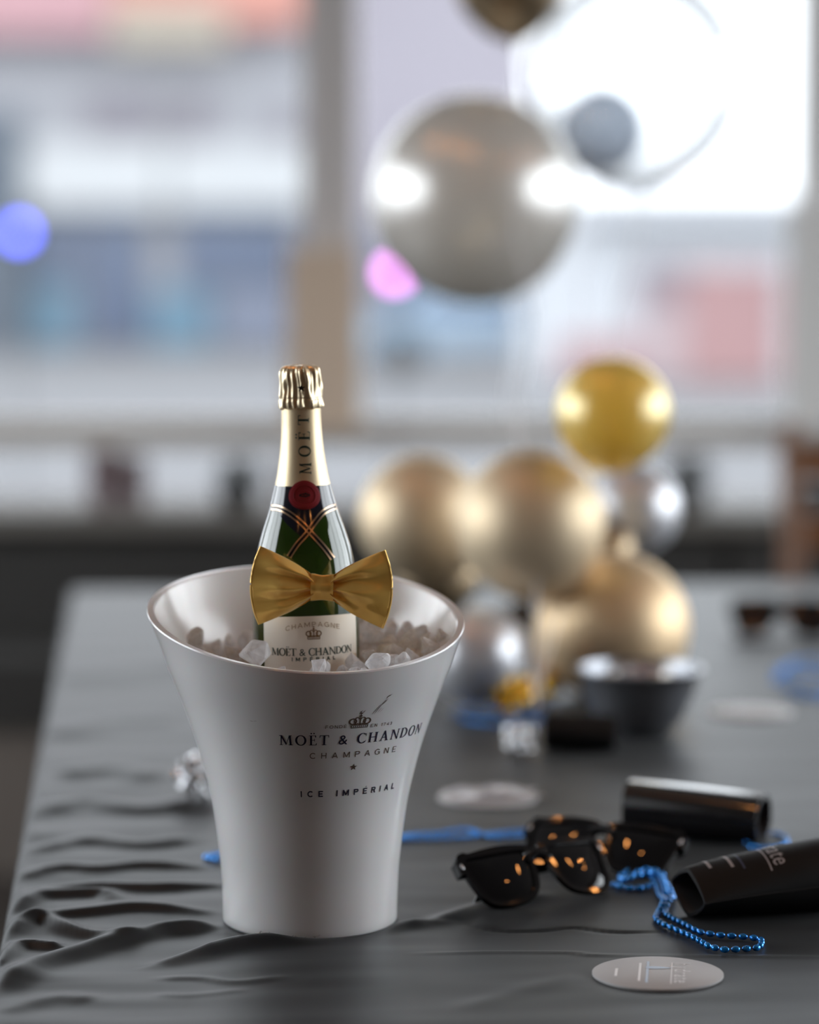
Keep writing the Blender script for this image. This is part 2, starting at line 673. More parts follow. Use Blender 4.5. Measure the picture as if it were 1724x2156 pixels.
# front wall with the long window seen behind the table
ZB0, ZB1 = on_y(0, 942, RY1).z, on_y(0, 884, RY1).z     # bottom rail
ZL = .69                                                # ledge
wf = MB()
wf.box(-RX - .2, RX + .2, RY1, RY1 + .2, 0, ZL)
wf.box(-RX - .2, RX + .2, RY1, RY1 + .2, 2.7, RZ)
wf.box(-RX - .2, -3.5, RY1, RY1 + .2, ZL, 2.7)
wf.box(3.5, RX + .2, RY1, RY1 + .2, ZL, 2.7)
wall_f = wf.build('wall_front', M_dark, kind='structure', smooth=False)
for i in range(21):                                     # wainscot boards
    x = -3.66 + i * .35
    MB().box(x, x + .34, RY1 - .018, RY1 + .001, .1, ZL - .03).build('panel', M_dark, wall_f, smooth=False)
MB().box(-RX, RX, RY1 - .03, RY1 + .001, 0, .1).build('baseboard_front', M_dark, kind='structure', smooth=False)
M_ledge = add_noise(mat('ledge_paint', S(122, 118, 112), .5), 3, .4)
MB().box(-RX, RX, RY1 - .26, RY1 + .03, ZL - .035, ZL).build('trim_1', M_ledge, kind='structure', smooth=False)
win = struct_empty('window_1')
M_rail = add_noise(mat('rail_paint', (.50, .465, .43), .5), 3, .3)
MB().box(-3.5, 3.5, RY1 - .02, RY1 + .14, ZB0, ZB1).build('bottom_rail', M_rail, win, smooth=False)
MB().add([(-3.5, RY1 + .06, ZL), (3.5, RY1 + .06, ZL), (3.5, RY1 + .06, ZB0), (-3.5, RY1 + .06, ZB0)], [(0, 1, 2, 3)]).build('low_pane', M_tint, win, smooth=False)
MB().box(-3.5, 3.5, RY1, RY1 + .12, 2.62, 2.7).build('top_rail', M_frame, win, smooth=False)
xs = []
k = mpp(RY1)


def fx(px):
    return on_y(px, 500, RY1).x


stiles = [(-3.5, -3.4), (fx(-1500), fx(-1390)), (fx(640), fx(752)), (fx(1690), fx(1830)), (fx(2800), fx(2910)), (3.4, 3.5)]
for i, (a, b_) in enumerate(stiles):
    MB().box(a, b_, RY1 - .03, RY1 + .14, ZB1, 2.62).build('stile', M_frame if i != 3 else M_frame_l, win, smooth=False)
MB().box(fx(606), fx(758), RY1 - .10, RY1 - .03, ZB1 - .02, on_y(0, 520, RY1).z).build('trim_3', M_tan, kind='structure', smooth=False)
MB().box(fx(1652), fx(1850), RY1 - .08, RY1 - .03, ZB1 - .02, on_y(0, 430, RY1).z).build('trim_4', M_frame_l, kind='structure', smooth=False)
for (a, b_) in zip([s[1] for s in stiles], [s[0] for s in stiles[1:]]):
    MB().add([(a, RY1 + .05, ZB1), (b_, RY1 + .05, ZB1), (b_, RY1 + .05, 2.62), (a, RY1 + .05, 2.62)], [(0, 1, 2, 3)]).build('pane', M_tint, win, smooth=False)

# ------------------------------------------------------------------ the street outside
GZ = -.8
M_ground = add_noise(mat('pale_concrete', (.172, .172, .180), .9), .3, .35)
MB().box(-90, 90, RY1 + .6, 140, GZ - .2, GZ).build('street', M_ground, kind='structure', smooth=False)
MB().box(-90, -RX - .6, -60, RY1 + .6, GZ - .2, GZ).build('ground', M_ground, kind='structure', smooth=False)
MB().box(RX + .6, 90, -60, RY1 + .6, GZ - .2, GZ).build('ground', M_ground, kind='structure', smooth=False)

FY = 55.0


def prect(mb, x0, y0, x1, y1, Y, proud, depth=.3):
    a, b_ = on_y(x0, y1, Y), on_y(x1, y0, Y)
    return mb.box(a.x, b_.x, Y - proud, Y - proud + depth, a.z, b_.z)


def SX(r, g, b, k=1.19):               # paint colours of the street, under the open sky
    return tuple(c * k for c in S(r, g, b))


M_bw = add_noise(mat('render_wall', SX(152, 152, 156), .9), .4, .3)
M_bw2 = add_noise(mat('lilac_wall', SX(152, 147, 155), .9), .4, .3)
M_fas = add_noise(mat('white_fascia', SX(180, 181, 182), .7), .4, .2)
M_red = add_noise(mat('red_awning', SX(184, 132, 120), .8), .4, .3)
M_pink = add_noise(mat('pink_sign', SX(176, 138, 142), .8), .4, .3)
M_cream = add_noise(mat('cream_sign', SX(166, 156, 142), .8), .4, .3)
M_shop = mat('shop_glass', SX(84, 94, 114), .12)
M_shopf = mat('shop_frame', SX(108, 112, 126), .5)
M_teal = add_noise(mat('teal_door', SX(96, 124, 142), .6), .6, .3)
M_slate = add_noise(mat('slate_pillar', SX(88, 96, 106), .7), .4, .3)
bld = thing('street_building', 'pale two storey shop building across the street with red awnings and blue shop windows', 'building', (on_y(300, 700, FY).x, FY, GZ))


def bpart(name, m, *rects, proud=.2, depth=.3, parent=bld, Y=FY):
    mb = MB()
    for r in rects:
        prect(mb, *r, Y, proud, depth)
    o = mb.build(name, m, parent, smooth=False)
    o.location = -Vector(parent.location) if parent.parent is None else (0, 0, 0)
    return o


z_base = 500 + (CAMZ - GZ) / FY * FPX
bpart('wall', M_bw, (-1500, -500, 1120, z_base), proud=0, depth=6)
bpart('side_wall', M_bw2, (735, -500, 1118, 640), proud=.12)
for r, m in (((-700, -120, 230, 18), M_pink), ((235, -120, 650, 14), M_red), ((480, 14, 640, 60), M_red), ((-700, 20, 235, 78), M_pink), ((240, 18, 480, 100), M_cream)):
    bpart('awning', m, r, proud=.7, depth=.6)
for r in ((-900, 305, -70, 440), (60, 300, 350, 440), (360, 305, 655, 440)):
    bpart('fascia', M_fas, r, proud=.5, depth=.5)
for r in ((-420, 150, -160, 290), (180, 195, 345, 292), (375, 190, 450, 310), (560, 240, 640, 300)):
    w = bpart('window', mat('upper_frame', SX(148, 144, 147), .6), r, proud=.15)
    bpart('pane', mat('upper_glass', SX(112, 108, 116), .3), (r[0] + 8, r[1] + 8, r[2] - 8, r[3] - 8), proud=.2, depth=.1, parent=w)
for r in ((-700, 455, -80, 725), (60, 455, 170, 590), (180, 455, 310, 725), (375, 448, 620, 605), (450, 615, 640, 725), (780, 450, 1100, 640)):
    w = bpart('shop_window', M_shopf, r, proud=.15)
    bpart('pane', M_shop if r[0] != 450 else mat('shop_glass_pale', SX(114, 120, 136), .2), (r[0] + 10, r[1] + 10, r[2] - 10, r[3] - 10), proud=.2, depth=.1, parent=w)
for r in ((70, 598, 160, 728), (320, 612, 440, 728)):
    bpart('door', M_teal, r, proud=.25)
bpart('pillar', M_slate, (-62, 240, 48, z_base), proud=.6, depth=.7)

KY = 42.0
kb = 500 + (CAMZ - GZ) / KY * FPX
kio = thing('kiosk', 'low white kiosk with a red brown side panel beyond the right window', 'kiosk', (on_y(1560, 700, KY).x, KY, GZ))
M_kw = add_noise(mat('kiosk_white', SX(182, 184, 188), .7), .5, .15)
M_kr = add_noise(mat('kiosk_red', SX(162, 128, 128), .7), .6, .4)
M_kr2 = add_noise(mat('kiosk_shade', SX(132, 118, 124), .7), .6, .3)
bpart('wall', M_kw, (1108, 440, 2300, kb), proud=0, depth=3, parent=kio, Y=KY)
bpart('roof', M_kw, (1225, 408, 2340, 455), proud=.6, depth=4, parent=kio, Y=KY)
bpart('red_panel', M_kr, (1440, 565, 1640, 800), proud=.15, parent=kio, Y=KY)
bpart('recess_shade', M_kr2, (1345, 560, 1440, 640), proud=.12, parent=kio, Y=KY)  # mauve slab, its colour stands for the shade in a recess
bpart('red_panel', mat('kiosk_pale', SX(164, 148, 150), .7), (1345, 640, 1440, 800), proud=.15, parent=kio, Y=KY)
bpart('red_panel', M_kr, (1180, 715, 1345, 800), proud=.15, parent=kio, Y=KY)

# a small blue car parked in front of the building, half behind the silver balloon
CY = 46.0
cb = on_y(990, 735, CY)
car = thing('car', 'light blue car parked across the street below the silver balloon', 'car', (cb.x, CY, GZ))
M_car = mat('car_paint', SX(136, 156, 174), .25, 0, Coat_Weight=.6)
M_tyre = mat('tyre', (.02, .02, .02), .8)
prof = [(-1.75, .35), (-1.72, .75), (-1.1, .9), (-.65, 1.38), (.55, 1.42), (1.15, .95), (1.7, .85), (1.78, .4)]
mb = MB()
pts = [(x, s * (.8 if z < 1 else .62), z) for s in (-1, 1) for x, z in prof]
n = len(prof)
mb.add(pts, [tuple(range(n)), tuple(range(2 * n - 1, n - 1, -1))] + [(i, i + n, (i + 1) % n + n, (i + 1) % n) for i in range(n)])
mb.build('body', M_car, car, smooth=False)
mb = MB()
for s in (-1,):
    mb.add([(-.92, s * .79, .95), (.98, s * .79, .98), (.5, s * .66, 1.34), (-.6, s * .66, 1.32)], [(0, 1, 2, 3)])
mb.build('side_window', M_shop, car, smooth=False)
for x in (-1.1, 1.1):
    for s in (-1, 1):
        w = MB()
        w.lathe([(.001, -.1), (.2, -.1), (.32, -.08), (.32, .08), (.2, .1), (.001, .1)], 20, Matrix.Translation((x, s * .74, .32)) @ Matrix.Rotation(pi / 2, 4, 'X'))
        w.build('wheel', M_tyre, car)

# ------------------------------------------------------------------ coloured garden lamps outside the window
def garden_lamp(px, py, colr, strength, label):
    Y = 15.0
    p = on_y(px, py, Y)
    t = thing('garden_lamp', label, 'lamp', (p.x, p.y, GZ), group='coloured garden lamps')
    h = p.z - GZ
    b = MB()
    b.ellipsoid((0, 0, h), .045, .045, .045, 24, 16)
    b.build('globe', emit('globe_' + label.split()[0], colr, strength), t)
    MB().lathe([(.001, h - .03), (.016, h - .038), (.02, h - .05), (.012, h - .06), (.001, h - .06)], 16).build('collar', mat('black_plastic', (.01, .01, .011), .3), t)
    MB().tube([(0, 0, 0), (0, 0, h - .05)], .007, 8).build('post', mat('black_plastic', (.01, .01, .011), .3), t)
    MB().lathe([(.001, 0), (.06, 0), (.06, .02), (.02, .03), (.001, .03)], 20).build('foot', mat('black_plastic', (.01, .01, .011), .3), t)


garden_lamp(40, 490, (.10, .12, 1.0), 16, 'blue glowing globe lamp on a thin post outside the left window')
garden_lamp(830, 575, (1.0, .30, .95), 10, 'pink glowing globe lamp on a thin post behind the large silver balloon')

# ------------------------------------------------------------------ things on the window ledge
LY = RY1 - .13


def ledge_pos(px):
    return on_y(px, 1050, LY).x


M_mauve = add_noise(mat('mauve_ceramic', (.17, .12, .125), .6), 5, .3)
M_soil = mat('soil', (.02, .015, .01), .9)


def pot(px, r, h, m, label):
    t = thing('round_pot', label, 'pot', (ledge_pos(px), LY, ZL))
    MB().lathe([(.001, 0), (r * .75, 0), (r, h * .3), (r * 1.02, h), (r * .92, h), (r * .88, h * .4), (.001, h * .35)], 32).build('pot', m, t)
    MB().lathe([(.001, h * .82), (r * .93, h * .8)], 24).build('soil', M_soil, t)
    return t


M_leafd = add_noise(mat('dark_leaf', (.03, .036, .028), .6), 20, .6)


def shrub(px, w, h, seed, label):
    t = thing('potted_shrub', label, 'plant', (ledge_pos(px), LY, ZL))
    rnd = random.Random(seed)
    pw = min(.05, w * .9)
    MB().lathe([(.001, 0), (pw * .8, 0), (pw, .045), (pw * .85, .048), (.001, .042)], 20).build('pot', mat('black_plastic', (.01, .01, .011), .3), t)
    b = MB()
    for i in range(120):
        a, e = rnd.uniform(0, 2 * pi), rnd.uniform(.1, 1.2)
        L = rnd.uniform(.4, 1)
        d = Vector((cos(a) * cos(e) * w * L, sin(a) * cos(e) * .06 * L, .04 + sin(e) * h * L))
        s = Vector((-sin(a), cos(a), .2)) * .014
        o = d * .7 + Vector((0, 0, .012))
        b.add([o - s * .2, (o + d) / 2 - s, d, (o + d) / 2 + s], [(0, 1, 2, 3)])
    b.build('foliage', M_leafd, t, smooth=False, kind='stuff')


pot(222, .040, .125, M_mauve, 'dusky mauve pot on the window ledge farthest from the bottle')
pot(285, .026, .112, M_mauve, 'slim dusky mauve pot right beside the wider mauve one')
shrub(500, .085, .085, 1, 'low dark leafy plant on the ledge just to the bottle side of the mauve pots')
pot(604, .022, .105, add_noise(mat('taupe_ceramic', (.30, .25, .24), .6), 5, .3), 'small taupe pot on the ledge directly behind the bottle')
shrub(1446, .085, .10, 3, 'dark leafy plant on the ledge behind the yellow balloon')
shrub(1722, .10, .115, 4, 'dark leafy plant at the end of the ledge by the wooden chair')

# dark bench under the ledge
bench = thing('bench', 'long black upholstered bench below the window ledge', 'bench', (-.2, RY1 - .45, 0))
M_up_d = add_noise(mat('dark_upholstery', (.03, .028, .026), .7), 8, .6)
for i in range(4):
    b = MB()
    b.box(-1.8 + i * .9, -1.8 + i * .9 + .88, -.3, .2, .3, .44)
    b.build('seat_cushion', M_up_d, bench, smooth=False)
    b = MB()
    b.box(-1.8 + i * .9, -1.8 + i * .9 + .88, .2, .31, .3, .62)
    b.build('back_cushion', M_up_d, bench, smooth=False)
b = MB()
b.box(-1.8, 1.78, -.28, .3, 0, .3)
b.build('plinth', M_dark, bench, smooth=False)

# wooden chair that only just enters the picture at the right
ch = thing('dining_chair', 'brown wooden chair standing behind the far end of the black table', 'chair', (on_y(1968, 1200, 5.0).x, 5.0, 0), .1)
M_wood = add_noise(mat('chair_wood', (.20, .085, .035), .45), 5, .6)
for sx in (-1, 1):
    MB().tube([(sx * .2, .2, 0), (sx * .2, .2, .45), (sx * .2, .26, .95)], .019, 10).build('back_post', M_wood, ch)
    MB().tube([(sx * .2, -.2, 0), (sx * .2, -.2, .45)], .018, 10).build('leg', M_wood, ch)
MB().box(-.22, .22, -.22, .22, .44, .475).build('seat', M_wood, ch, smooth=False)
for z in (.62, .75, .88):
    MB().box(-.2, .2, .215 + (z - .45) * .06 - .005, .235 + (z - .45) * .06 + .005, z - .035, z + .035).build('back_rail', M_wood, ch, smooth=False)

# ------------------------------------------------------------------ table and cloth
U = Vector((.9958, .0915, 0))
V = Vector((-.0915, .9958, 0))
P0 = Vector((-.262, 1.62, T))
TL, TW = 2.775, 1.55


def uv_of(p):
    d = Vector((p[0], p[1], 0)) - Vector((P0.x, P0.y, 0))
    return d.dot(U), d.dot(V)


def uv_px(px, py):
    return uv_of(on_z(px, py))


# measured crests of the folds: points in the picture, height, width before and behind the crest
RIDGES = [
    ([(-40, 2105), (5, 2079), (75, 2039), (150, 2014), (215, 1994), (300, 1974), (350, 1962), (424, 1956), (462, 1961)], .0075, .013, .012),
    ([(330, 2034), (424, 2014), (509, 1996), (574, 1990), (664, 1981), (748, 1966), (838, 1951), (905, 1948)], .0085, .012, .006),
    ([(0, 1985), (45, 1955), (90, 1942), (150, 1965), (210, 1977), (300, 1980)], .006, .009, .01),
    ([(0, 1957), (100, 1935), (200, 1925), (300, 1917), (450, 1927)], .005, .008, .012),
    ([(15, 1930), (75, 1897), (135, 1890), (215, 1887), (240, 1905)], .006, .009, .012),
    ([(60, 1890), (100, 1882), (200, 1870), (310, 1874), (465, 1868)], .005, .008, .014),
    ([(-20, 2035), (0, 2024), (45, 1995), (100, 1997), (130, 2000)], .005, .008, .01),
    ([(900, 1951), (962, 1932), (1024, 1911), (1100, 1901), (1158, 1884)], .0045, .012, .010),
    ([(972, 1944), (1043, 1963), (1139, 1964), (1206, 1958), (1282, 1967), (1407, 1967)], -.0018, .003, .003),
    ([(870, 2013), (1043, 2010), (1206, 2010), (1254, 2015), (1524, 2016), (1790, 2019)], .0011, .0035, .0035),
    ([(330, 2064), (420, 2062), (500, 2070), (610, 2058)], .0016, .006, .006),
    ([(330, 2096), (400, 2100), (520, 2086)], .0013, .006, .006),
    ([(60, 1800), (180, 1775), (300, 1785), (420, 1768)], .0055, .012, .016),
    ([(40, 1850), (130, 1832), (210, 1836), (300, 1828), (440, 1834)], .005, .010, .014),
    ([(90, 1715), (180, 1695), (300, 1712), (420, 1690)], .006, .018, .022),
    ([(120, 1640), (240, 1626), (330, 1650)], .006, .022, .03),
    ([(100, 1560), (220, 1530), (380, 1520)], .006, .03, .035),
    ([(110, 1440), (260, 1420), (420, 1400)], .006, .05, .05),
    ([(960, 2130), (1150, 2075), (1230, 2060)], .0012, .012, .012),
    ([(0, 2140), (110, 2105), (200, 2110)], .0025, .012, .012),
]
RUV = []
for pts, h, w0, w1 in RIDGES:
    q = [Vector((*uv_px(*p), 0)) for p in pts]
    q = catmull(q, 4)
    RUV.append((q, h, w0, w1, min(p.x for p in q) - .05, max(p.x for p in q) + .05, min(p.y for p in q) - 4 * max(w0, w1), max(p.y for p in q) + 4 * max(w0, w1)))
FLAT = []        # (u, v, r): places flattened by a thing that rests there


def fold_height(u, v):
    z = 0.
    for q, h, w0, w1, a, b_, c_, d in RUV:
        if not (a < u < b_ and c_ < v < d):
            continue
        best, sgn, endw = 1e9, 1, 1.
        N = len(q) - 1
        for i in range(N):
            p, r = q[i], q[i + 1]
            ex, ey = r.x - p.x, r.y - p.y
            L2 = ex * ex + ey * ey
            t = ((u - p.x) * ex + (v - p.y) * ey) / L2
            t = 0 if t < 0 else 1 if t > 1 else t
            dx, dy = u - p.x - t * ex, v - p.y - t * ey
            dd = dx * dx + dy * dy
            if dd < best:
                best = dd
                sgn = -1 if (ex * dy - ey * dx) * (1 if ex > 0 else -1) < 0 else 1
                s = (i + t) / N
                endw = min(1, s * 5 + .15, (1 - s) * 5 + .15)
        w = w0 if sgn < 0 else w1
        z += h * endw * exp(-best / (w * w))
    # loose shallow wrinkles, stronger towards the left edge and the front
    n1 = noise.noise(Vector((u * 5 + 3, v * 17, .3)))
    n2 = noise.noise(Vector((u * 11 + 1.7, v * 34 + 5, 1.3)))
    k = .0011 + .0016 * max(0, 1 - u / .35)
    z += k * (n1 + .45 * n2)
    m = 1.
    for (fu, fv, r) in FLAT:
        d = hypot(u - fu, v - fv)
        if d < r + .02:
            m = min(m, max(0, (d - r) / .02))
    return z * m


BX = None


def cloth_z(x, y):
    u, v = uv_of((x, y))
    return T + max(0, fold_height(u, v))


def flat_at(p, r):
    FLAT.append((*uv_of(p), r))


BUCKET = on_z(653, 1939)
flat_at(BUCKET, .064)
COASTERS = [(on_z(1384.5, 2056.5), .0475), (on_z(1027, 1684), .0475), (on_z(1580, 1503), .0475)]
for p, r in COASTERS:
    flat_at(p, .05)

M_cloth = add_noise(mat('charcoal_cloth', (.0095, .0110, .0127), .44, 0, Sheen_Weight=.05, Sheen_Roughness=.4), 4, .35, (.8, .8, .82))
M_cloth.node_tree.nodes['Principled BSDF'].inputs['Specular IOR Level'].default_value = .27


def axis_list(stops):
    out = []
    for a, b_, step in stops:
        n = max(1, int(round((b_ - a) / step)))
        out += [a + (b_ - a) * i / n for i in range(n)]
    out.append(stops[-1][1])
    return out


us = axis_list([(-.62, -.02, .03), (-.02, 0, .004), (0, .34, .0042), (.34, .72, .0055), (.72, TW, .03), (TW, TW + .6, .06)])
vs_ = axis_list([(-.6, 0, .05), (0, .25, .02), (.25, .85, .0032), (.85, 1.5, .008), (1.5, TL, .02), (TL, TL + .6, .06)])


def cloth_point(u, v):
    out = [0., 0.]
    drop = 0.
    r = .012
    for i, (q, lim) in enumerate(((u, TW), (v, TL))):
        lo, hi = r, lim - r
        if lo <= q <= hi:
            out[i] = q
            continue
        e = lo - q if q < lo else q - hi
        if e < r * pi / 2:
            a = e / r
            off, dz = r * sin(a), r * (1 - cos(a))
        else:
            off, dz = r, r + e - r * pi / 2
        out[i] = lo - off if q < lo else hi + off
        drop = max(drop, dz)
    uu, vv = out
    z = 0.
    if drop < .1:
        z = max(-.0015, fold_height(u, v)) * max(0, 1 - drop / .02)
    if drop > .01:                      # soft hanging folds
        k = min(1, (drop - .01) / .3)
        if u < 0:
            uu -= k * (.018 + .016 * sin(v * 22) + .01 * sin(v * 51 + 1))
        elif u > TW:
            uu += k * (.02 + .016 * sin(v * 22))
        if v < 0:
            vv -= k * (.02 + .016 * sin(u * 24))
        elif v > TL:
            vv += k * (.02 + .016 * sin(u * 24))
    return Vector((P0.x, P0.y, 0)) + U * uu + V * vv + Vector((0, 0, T + z - drop + .0012))


# ---- table under the cloth
tb = thing('trestle_table', 'long table under a charcoal cloth', 'table', P0 + U * TW / 2 + V * TL / 2 - Vector((0, 0, T)), atan2(U.y, U.x))
M_tt = mat('table_board', (.25, .2, .15), .6)
MB().box(-TW / 2 + .015, TW / 2 - .015, -TL / 2 + .015, TL / 2 - .015, T - .035, T - .0015).build('tabletop', M_tt, tb, smooth=False)
for sx in (-1, 1):
    for sy in (-1, 1):
        MB().tube([(sx * (TW / 2 - .15), sy * (TL / 2 - .2), 0), (sx * (TW / 2 - .15), sy * (TL / 2 - .2), T - .035)], .02, 10).build('leg', M_tt, tb)

# ------------------------------------------------------------------ helper: bodies of revolution hit by a sight line
def hit_rev(px, py, rfun, origin, rot=None, far=False, z0=0, z1=.5):
    """first point of the sight line through (px,py) on the turned body -> (angle, z), local; angle 0 faces -Y"""
    d = ray(px, py).normalized()
    o = CAM - Vector(origin)
    if rot is not None:
        inv = rot.to_3x3().inverted()
        o, d = inv @ o, inv @ d
    t = 1.9
    prev = None
    while t < 2.7:
        p = o + d * t
        g = hypot(p.x, p.y) - rfun(p.z) if z0 <= p.z <= z1 else 1
        if g < 0 and prev is not None:
            a, b_ = prev, t
            for _ in range(30):
                mth = (a + b_) / 2
                p = o + d * mth
                if hypot(p.x, p.y) - rfun(p.z) < 0:
                    b_ = mth
                else:
                    a = mth
            p = o + d * b_
            return atan2(p.x, -p.y), p.z
        prev = t
        t += .002
    return None


def rev_point(a, z, rfun, off):
    r = rfun(z) + off
    return Vector((r * sin(a), -r * cos(a), z))


# ------------------------------------------------------------------ the white bucket
SIL = [(1945, 183.0), (1930, 183), (1894, 183.6), (1829, 186.5), (1786, 191.3), (1722, 199.6), (1660, 210.5), (1572, 234), (1486, 263.5), (1400, 298), (1378, 305), (1329, 323), (1272, 347)]
tab = []
for py, hwid in SIL:
    p = on_y(655 + hwid, py, BUCKET.y)
    q = on_y(655 - hwid, py, BUCKET.y)
    tab.append((p.z - T, (p.x - q.x) / 2))
tab[0] = (0.0, tab[0][1])
# continue the flare a little above the measured part (the far, higher side of the rim)
dz, dr = tab[-1][0] - tab[-3][0], tab[-1][1] - tab[-3][1]
tab.append((tab[-1][0] + .03, tab[-1][1] + .03 * dr / dz))
BTAB = smooth_tab(tab, 6)


def bucket_r(z):
    return interp(BTAB, z)


def rim_h(a):                        # the mouth is cut on the slant: lower towards the camera
    return .2395 - .0255 * cos(a) - .0070 * sin(a)


M_bucket = mat('white_plastic', (.82, .81, .82), .3, 0, Coat_Weight=.8, Coat_Roughness=.16, Subsurface_Weight=.15, Subsurface_Scale=.004)
bucket = thing('champagne_bucket', 'white flared champagne bucket with slanted rim holding bottle and ice', 'ice bucket', BUCKET)
TH = .0066
NA = 160


def bucket_grid():
    mb = MB()
    rows = []
    SO = 44
    for i in range(NA):
        a = 2 * pi * i / NA
        h = rim_h(a)
        c_ = []
        c_.append((.001, .0005))
        c_.append((bucket_r(0) - .012, .0005))
        c_.append((bucket_r(0) - .0022, .0008))
        c_.append((bucket_r(0) - .0005, .0025))
        for j in range(SO):
            z = .004 + (h - .0012 - .004) * j / (SO - 1)
            c_.append((bucket_r(z), z))
        c_.append((bucket_r(h) - .0009, h))
        c_.append((bucket_r(h) - TH + .0009, h))
        for j in range(SO):
            z = h - .0012 - (h - .0012 - .01) * j / (SO - 1)
            c_.append((bucket_r(z) - TH, z))
        c_.append((bucket_r(.006) - TH - .006, .006))
        c_.append((.001, .006))
        rows.append([(r * sin(a), -r * cos(a), z) for r, z in c_])
    m = len(rows[0])
    mb.v = [p for r_ in rows for p in r_]
    for i in range(NA):
        i2 = (i + 1) % NA
        for j in range(m - 1):
            mb.f.append((i * m + j, i2 * m + j, i2 * m + j + 1, i * m + j + 1))
    return mb


bucket_grid().build('shell', M_bucket, bucket, sharp=25)

M_ink = mat('navy_ink', (.012, .010, .035), .4)
M_bronze = mat('bronze_ink', (.10, .062, .042), .45)


def decal(VF, a0, z0, rfun, off, m, name, parent, label=None, slope=True):
    """wrap flat lettering round a turned body"""
    V_, F_ = refine(VF[0], VF[1], .0025)
    mb = MB()
    e = .002
    s = (rfun(z0 + e) - rfun(z0 - e)) / (2 * e) if slope else 0
    cs = 1 / sqrt(1 + s * s)
    r0 = rfun(z0)
    mb.add([rev_point(a0 + x / r0, z0 + y * cs, rfun, off) for x, y in V_], F_)
    return mb.build(name, m, parent, smooth=False, label=label)


BO = BUCKET
OFFB = .00025


def bk(px, py):
    return hit_rev(px, py, bucket_r, BO)


ac = bk(744, 1615)[0]


def bucket_line(text, py, x0, x1, cap_px, face, m, label, wide=1., cpx=None):
    a0, z0 = bk(x0, py[0])
    a1, _ = bk(x1, py[1])
    am = (a0 + a1) / 2
    zc = bk(cpx or (x0 + x1) / 2, py[2])[1]
    r0 = bucket_r(zc)
    zt = bk(cpx or (x0 + x1) / 2, py[2] - cap_px)[1]
    h = hypot(zt - zc, bucket_r(zt) - bucket_r(zc))
    return decal(line_of(text, h, (a1 - a0) * r0, face, wide), am, zc, bucket_r, OFFB, m, 'lettering', bucket, label)


bucket_line('MOËT & CHANDON', (1564, 1551, 1566.5), 588.5, 879, 20.5, serif, M_ink, 'navy serif lettering')
bucket_line('CHAMPAGNE', (1594, 1584, 1594), 652, 831, 11.8, LIGHT, M_bronze, 'bronze spaced capitals', 1.0)
bucket_line('ICE IMPÉRIAL', (1673, 1661, 1675), 633, 828, 12.5, BOLD, M_ink, 'navy spaced capitals', .95)
bucket_line('FONDÉ', (1534, 1533, 1533.5), 685, 729, 6.2, MEDIUM, M_bronze, None, 1.1, 707)
bucket_line('EN 1743', (1530, 1526, 1528.5), 780, 824, 6.2, MEDIUM, M_bronze, None, 1.05, 802)
a0, z0 = bk(756, 1532.5)
decal(crown2d(.0172, .0132), a0, z0, bucket_r, OFFB, M_bronze, 'crown_emblem', bucket, 'small bronze crown emblem')
a0, z0 = bk(744, 1615)
decal(star2d(.003), a0, z0, bucket_r, OFFB, M_bronze, 'star_emblem', bucket, 'small bronze star')
# the comet tail of fine strokes above the crown
mb = MB()
rnd = random.Random(5)


def stroke(x0, y0, x1, y1, w):
    n = 5
    L = hypot(x1 - x0, y1 - y0)
    nx, ny = -(y1 - y0) / L, (x1 - x0) / L
    vs, fs = [], []
    for i in range(n + 1):
        t = i / n
        ww = .55 * w * sin(pi * min(1, max(0, .08 + .84 * t)))
        for s in (-1, 1):
            h = bk(x0 + (x1 - x0) * t + nx * ww * s, y0 + (y1 - y0) * t + ny * ww * s)
            vs.append(rev_point(*h, bucket_r, OFFB))
    for i in range(n):
        fs.append((2 * i, 2 * i + 1, 2 * i + 3, 2 * i + 2))
    mb.add(vs, fs)


for s in ((783, 1504, 802, 1482, .8), (787, 1504, 806, 1480, .9), (794, 1500, 804, 1489, .5), (799, 1499, 808, 1490, .35), (800, 1487, 812, 1474, .7), (804, 1484, 816, 1473, .9), (807, 1479, 818, 1470, .5),
          (813, 1472, 818, 1464, .8), (814, 1469, 826, 1461, .8), (818, 1466, 822, 1462, .6), (757, 1503, 764, 1495, .8), (760, 1503, 770, 1495, .8), (764, 1502, 769, 1496, .5), (758, 1500, 762, 1497, .8)):
    stroke(*s)
mb.build('comet_strokes', M_bronze, bucket, smooth=False, label='fine bronze brush strokes')
# small scuff on the left of the print, and the torn clear sticker at the foot
mb = MB()
stroke(526, 1517.5, 533, 1518.5, .5)
stroke(533, 1518, 541, 1518, .35)
mb.build('scuff', M_bronze, bucket, smooth=False)
mb = MB()
rnd = random.Random(9)
for i in range(46):
    a = radians(-32 + 40 * rnd.random() ** .9)
    z = .0015 + .004 * rnd.random() ** 1.5
    L, w = rnd.uniform(.001, .004), rnd.uniform(.0004, .0011)
    tilt = rnd.uniform(-.6, .9)
    r0 = bucket_r(z) + .0004 + .0008 * rnd.random()
    vs = []
    for (x, y) in ((-L / 2, -w / 2), (L / 2, -w / 2), (L / 2, w / 2), (-L / 2, w / 2)):
        xx, yy = x * cos(tilt) - y * sin(tilt), x * sin(tilt) + y * cos(tilt)
        vs.append(rev_point(a + xx / r0, max(.0008, z + yy), bucket_r, .0004 + rnd.uniform(0, .0009)))
    mb.add(vs, [(0, 1, 2, 3)])
mb.build('torn_sticker', mat('sticker_foil', (.55, .54, .54), .25, .3), bucket, smooth=False, kind='stuff', label='crinkled torn sticker at the foot')

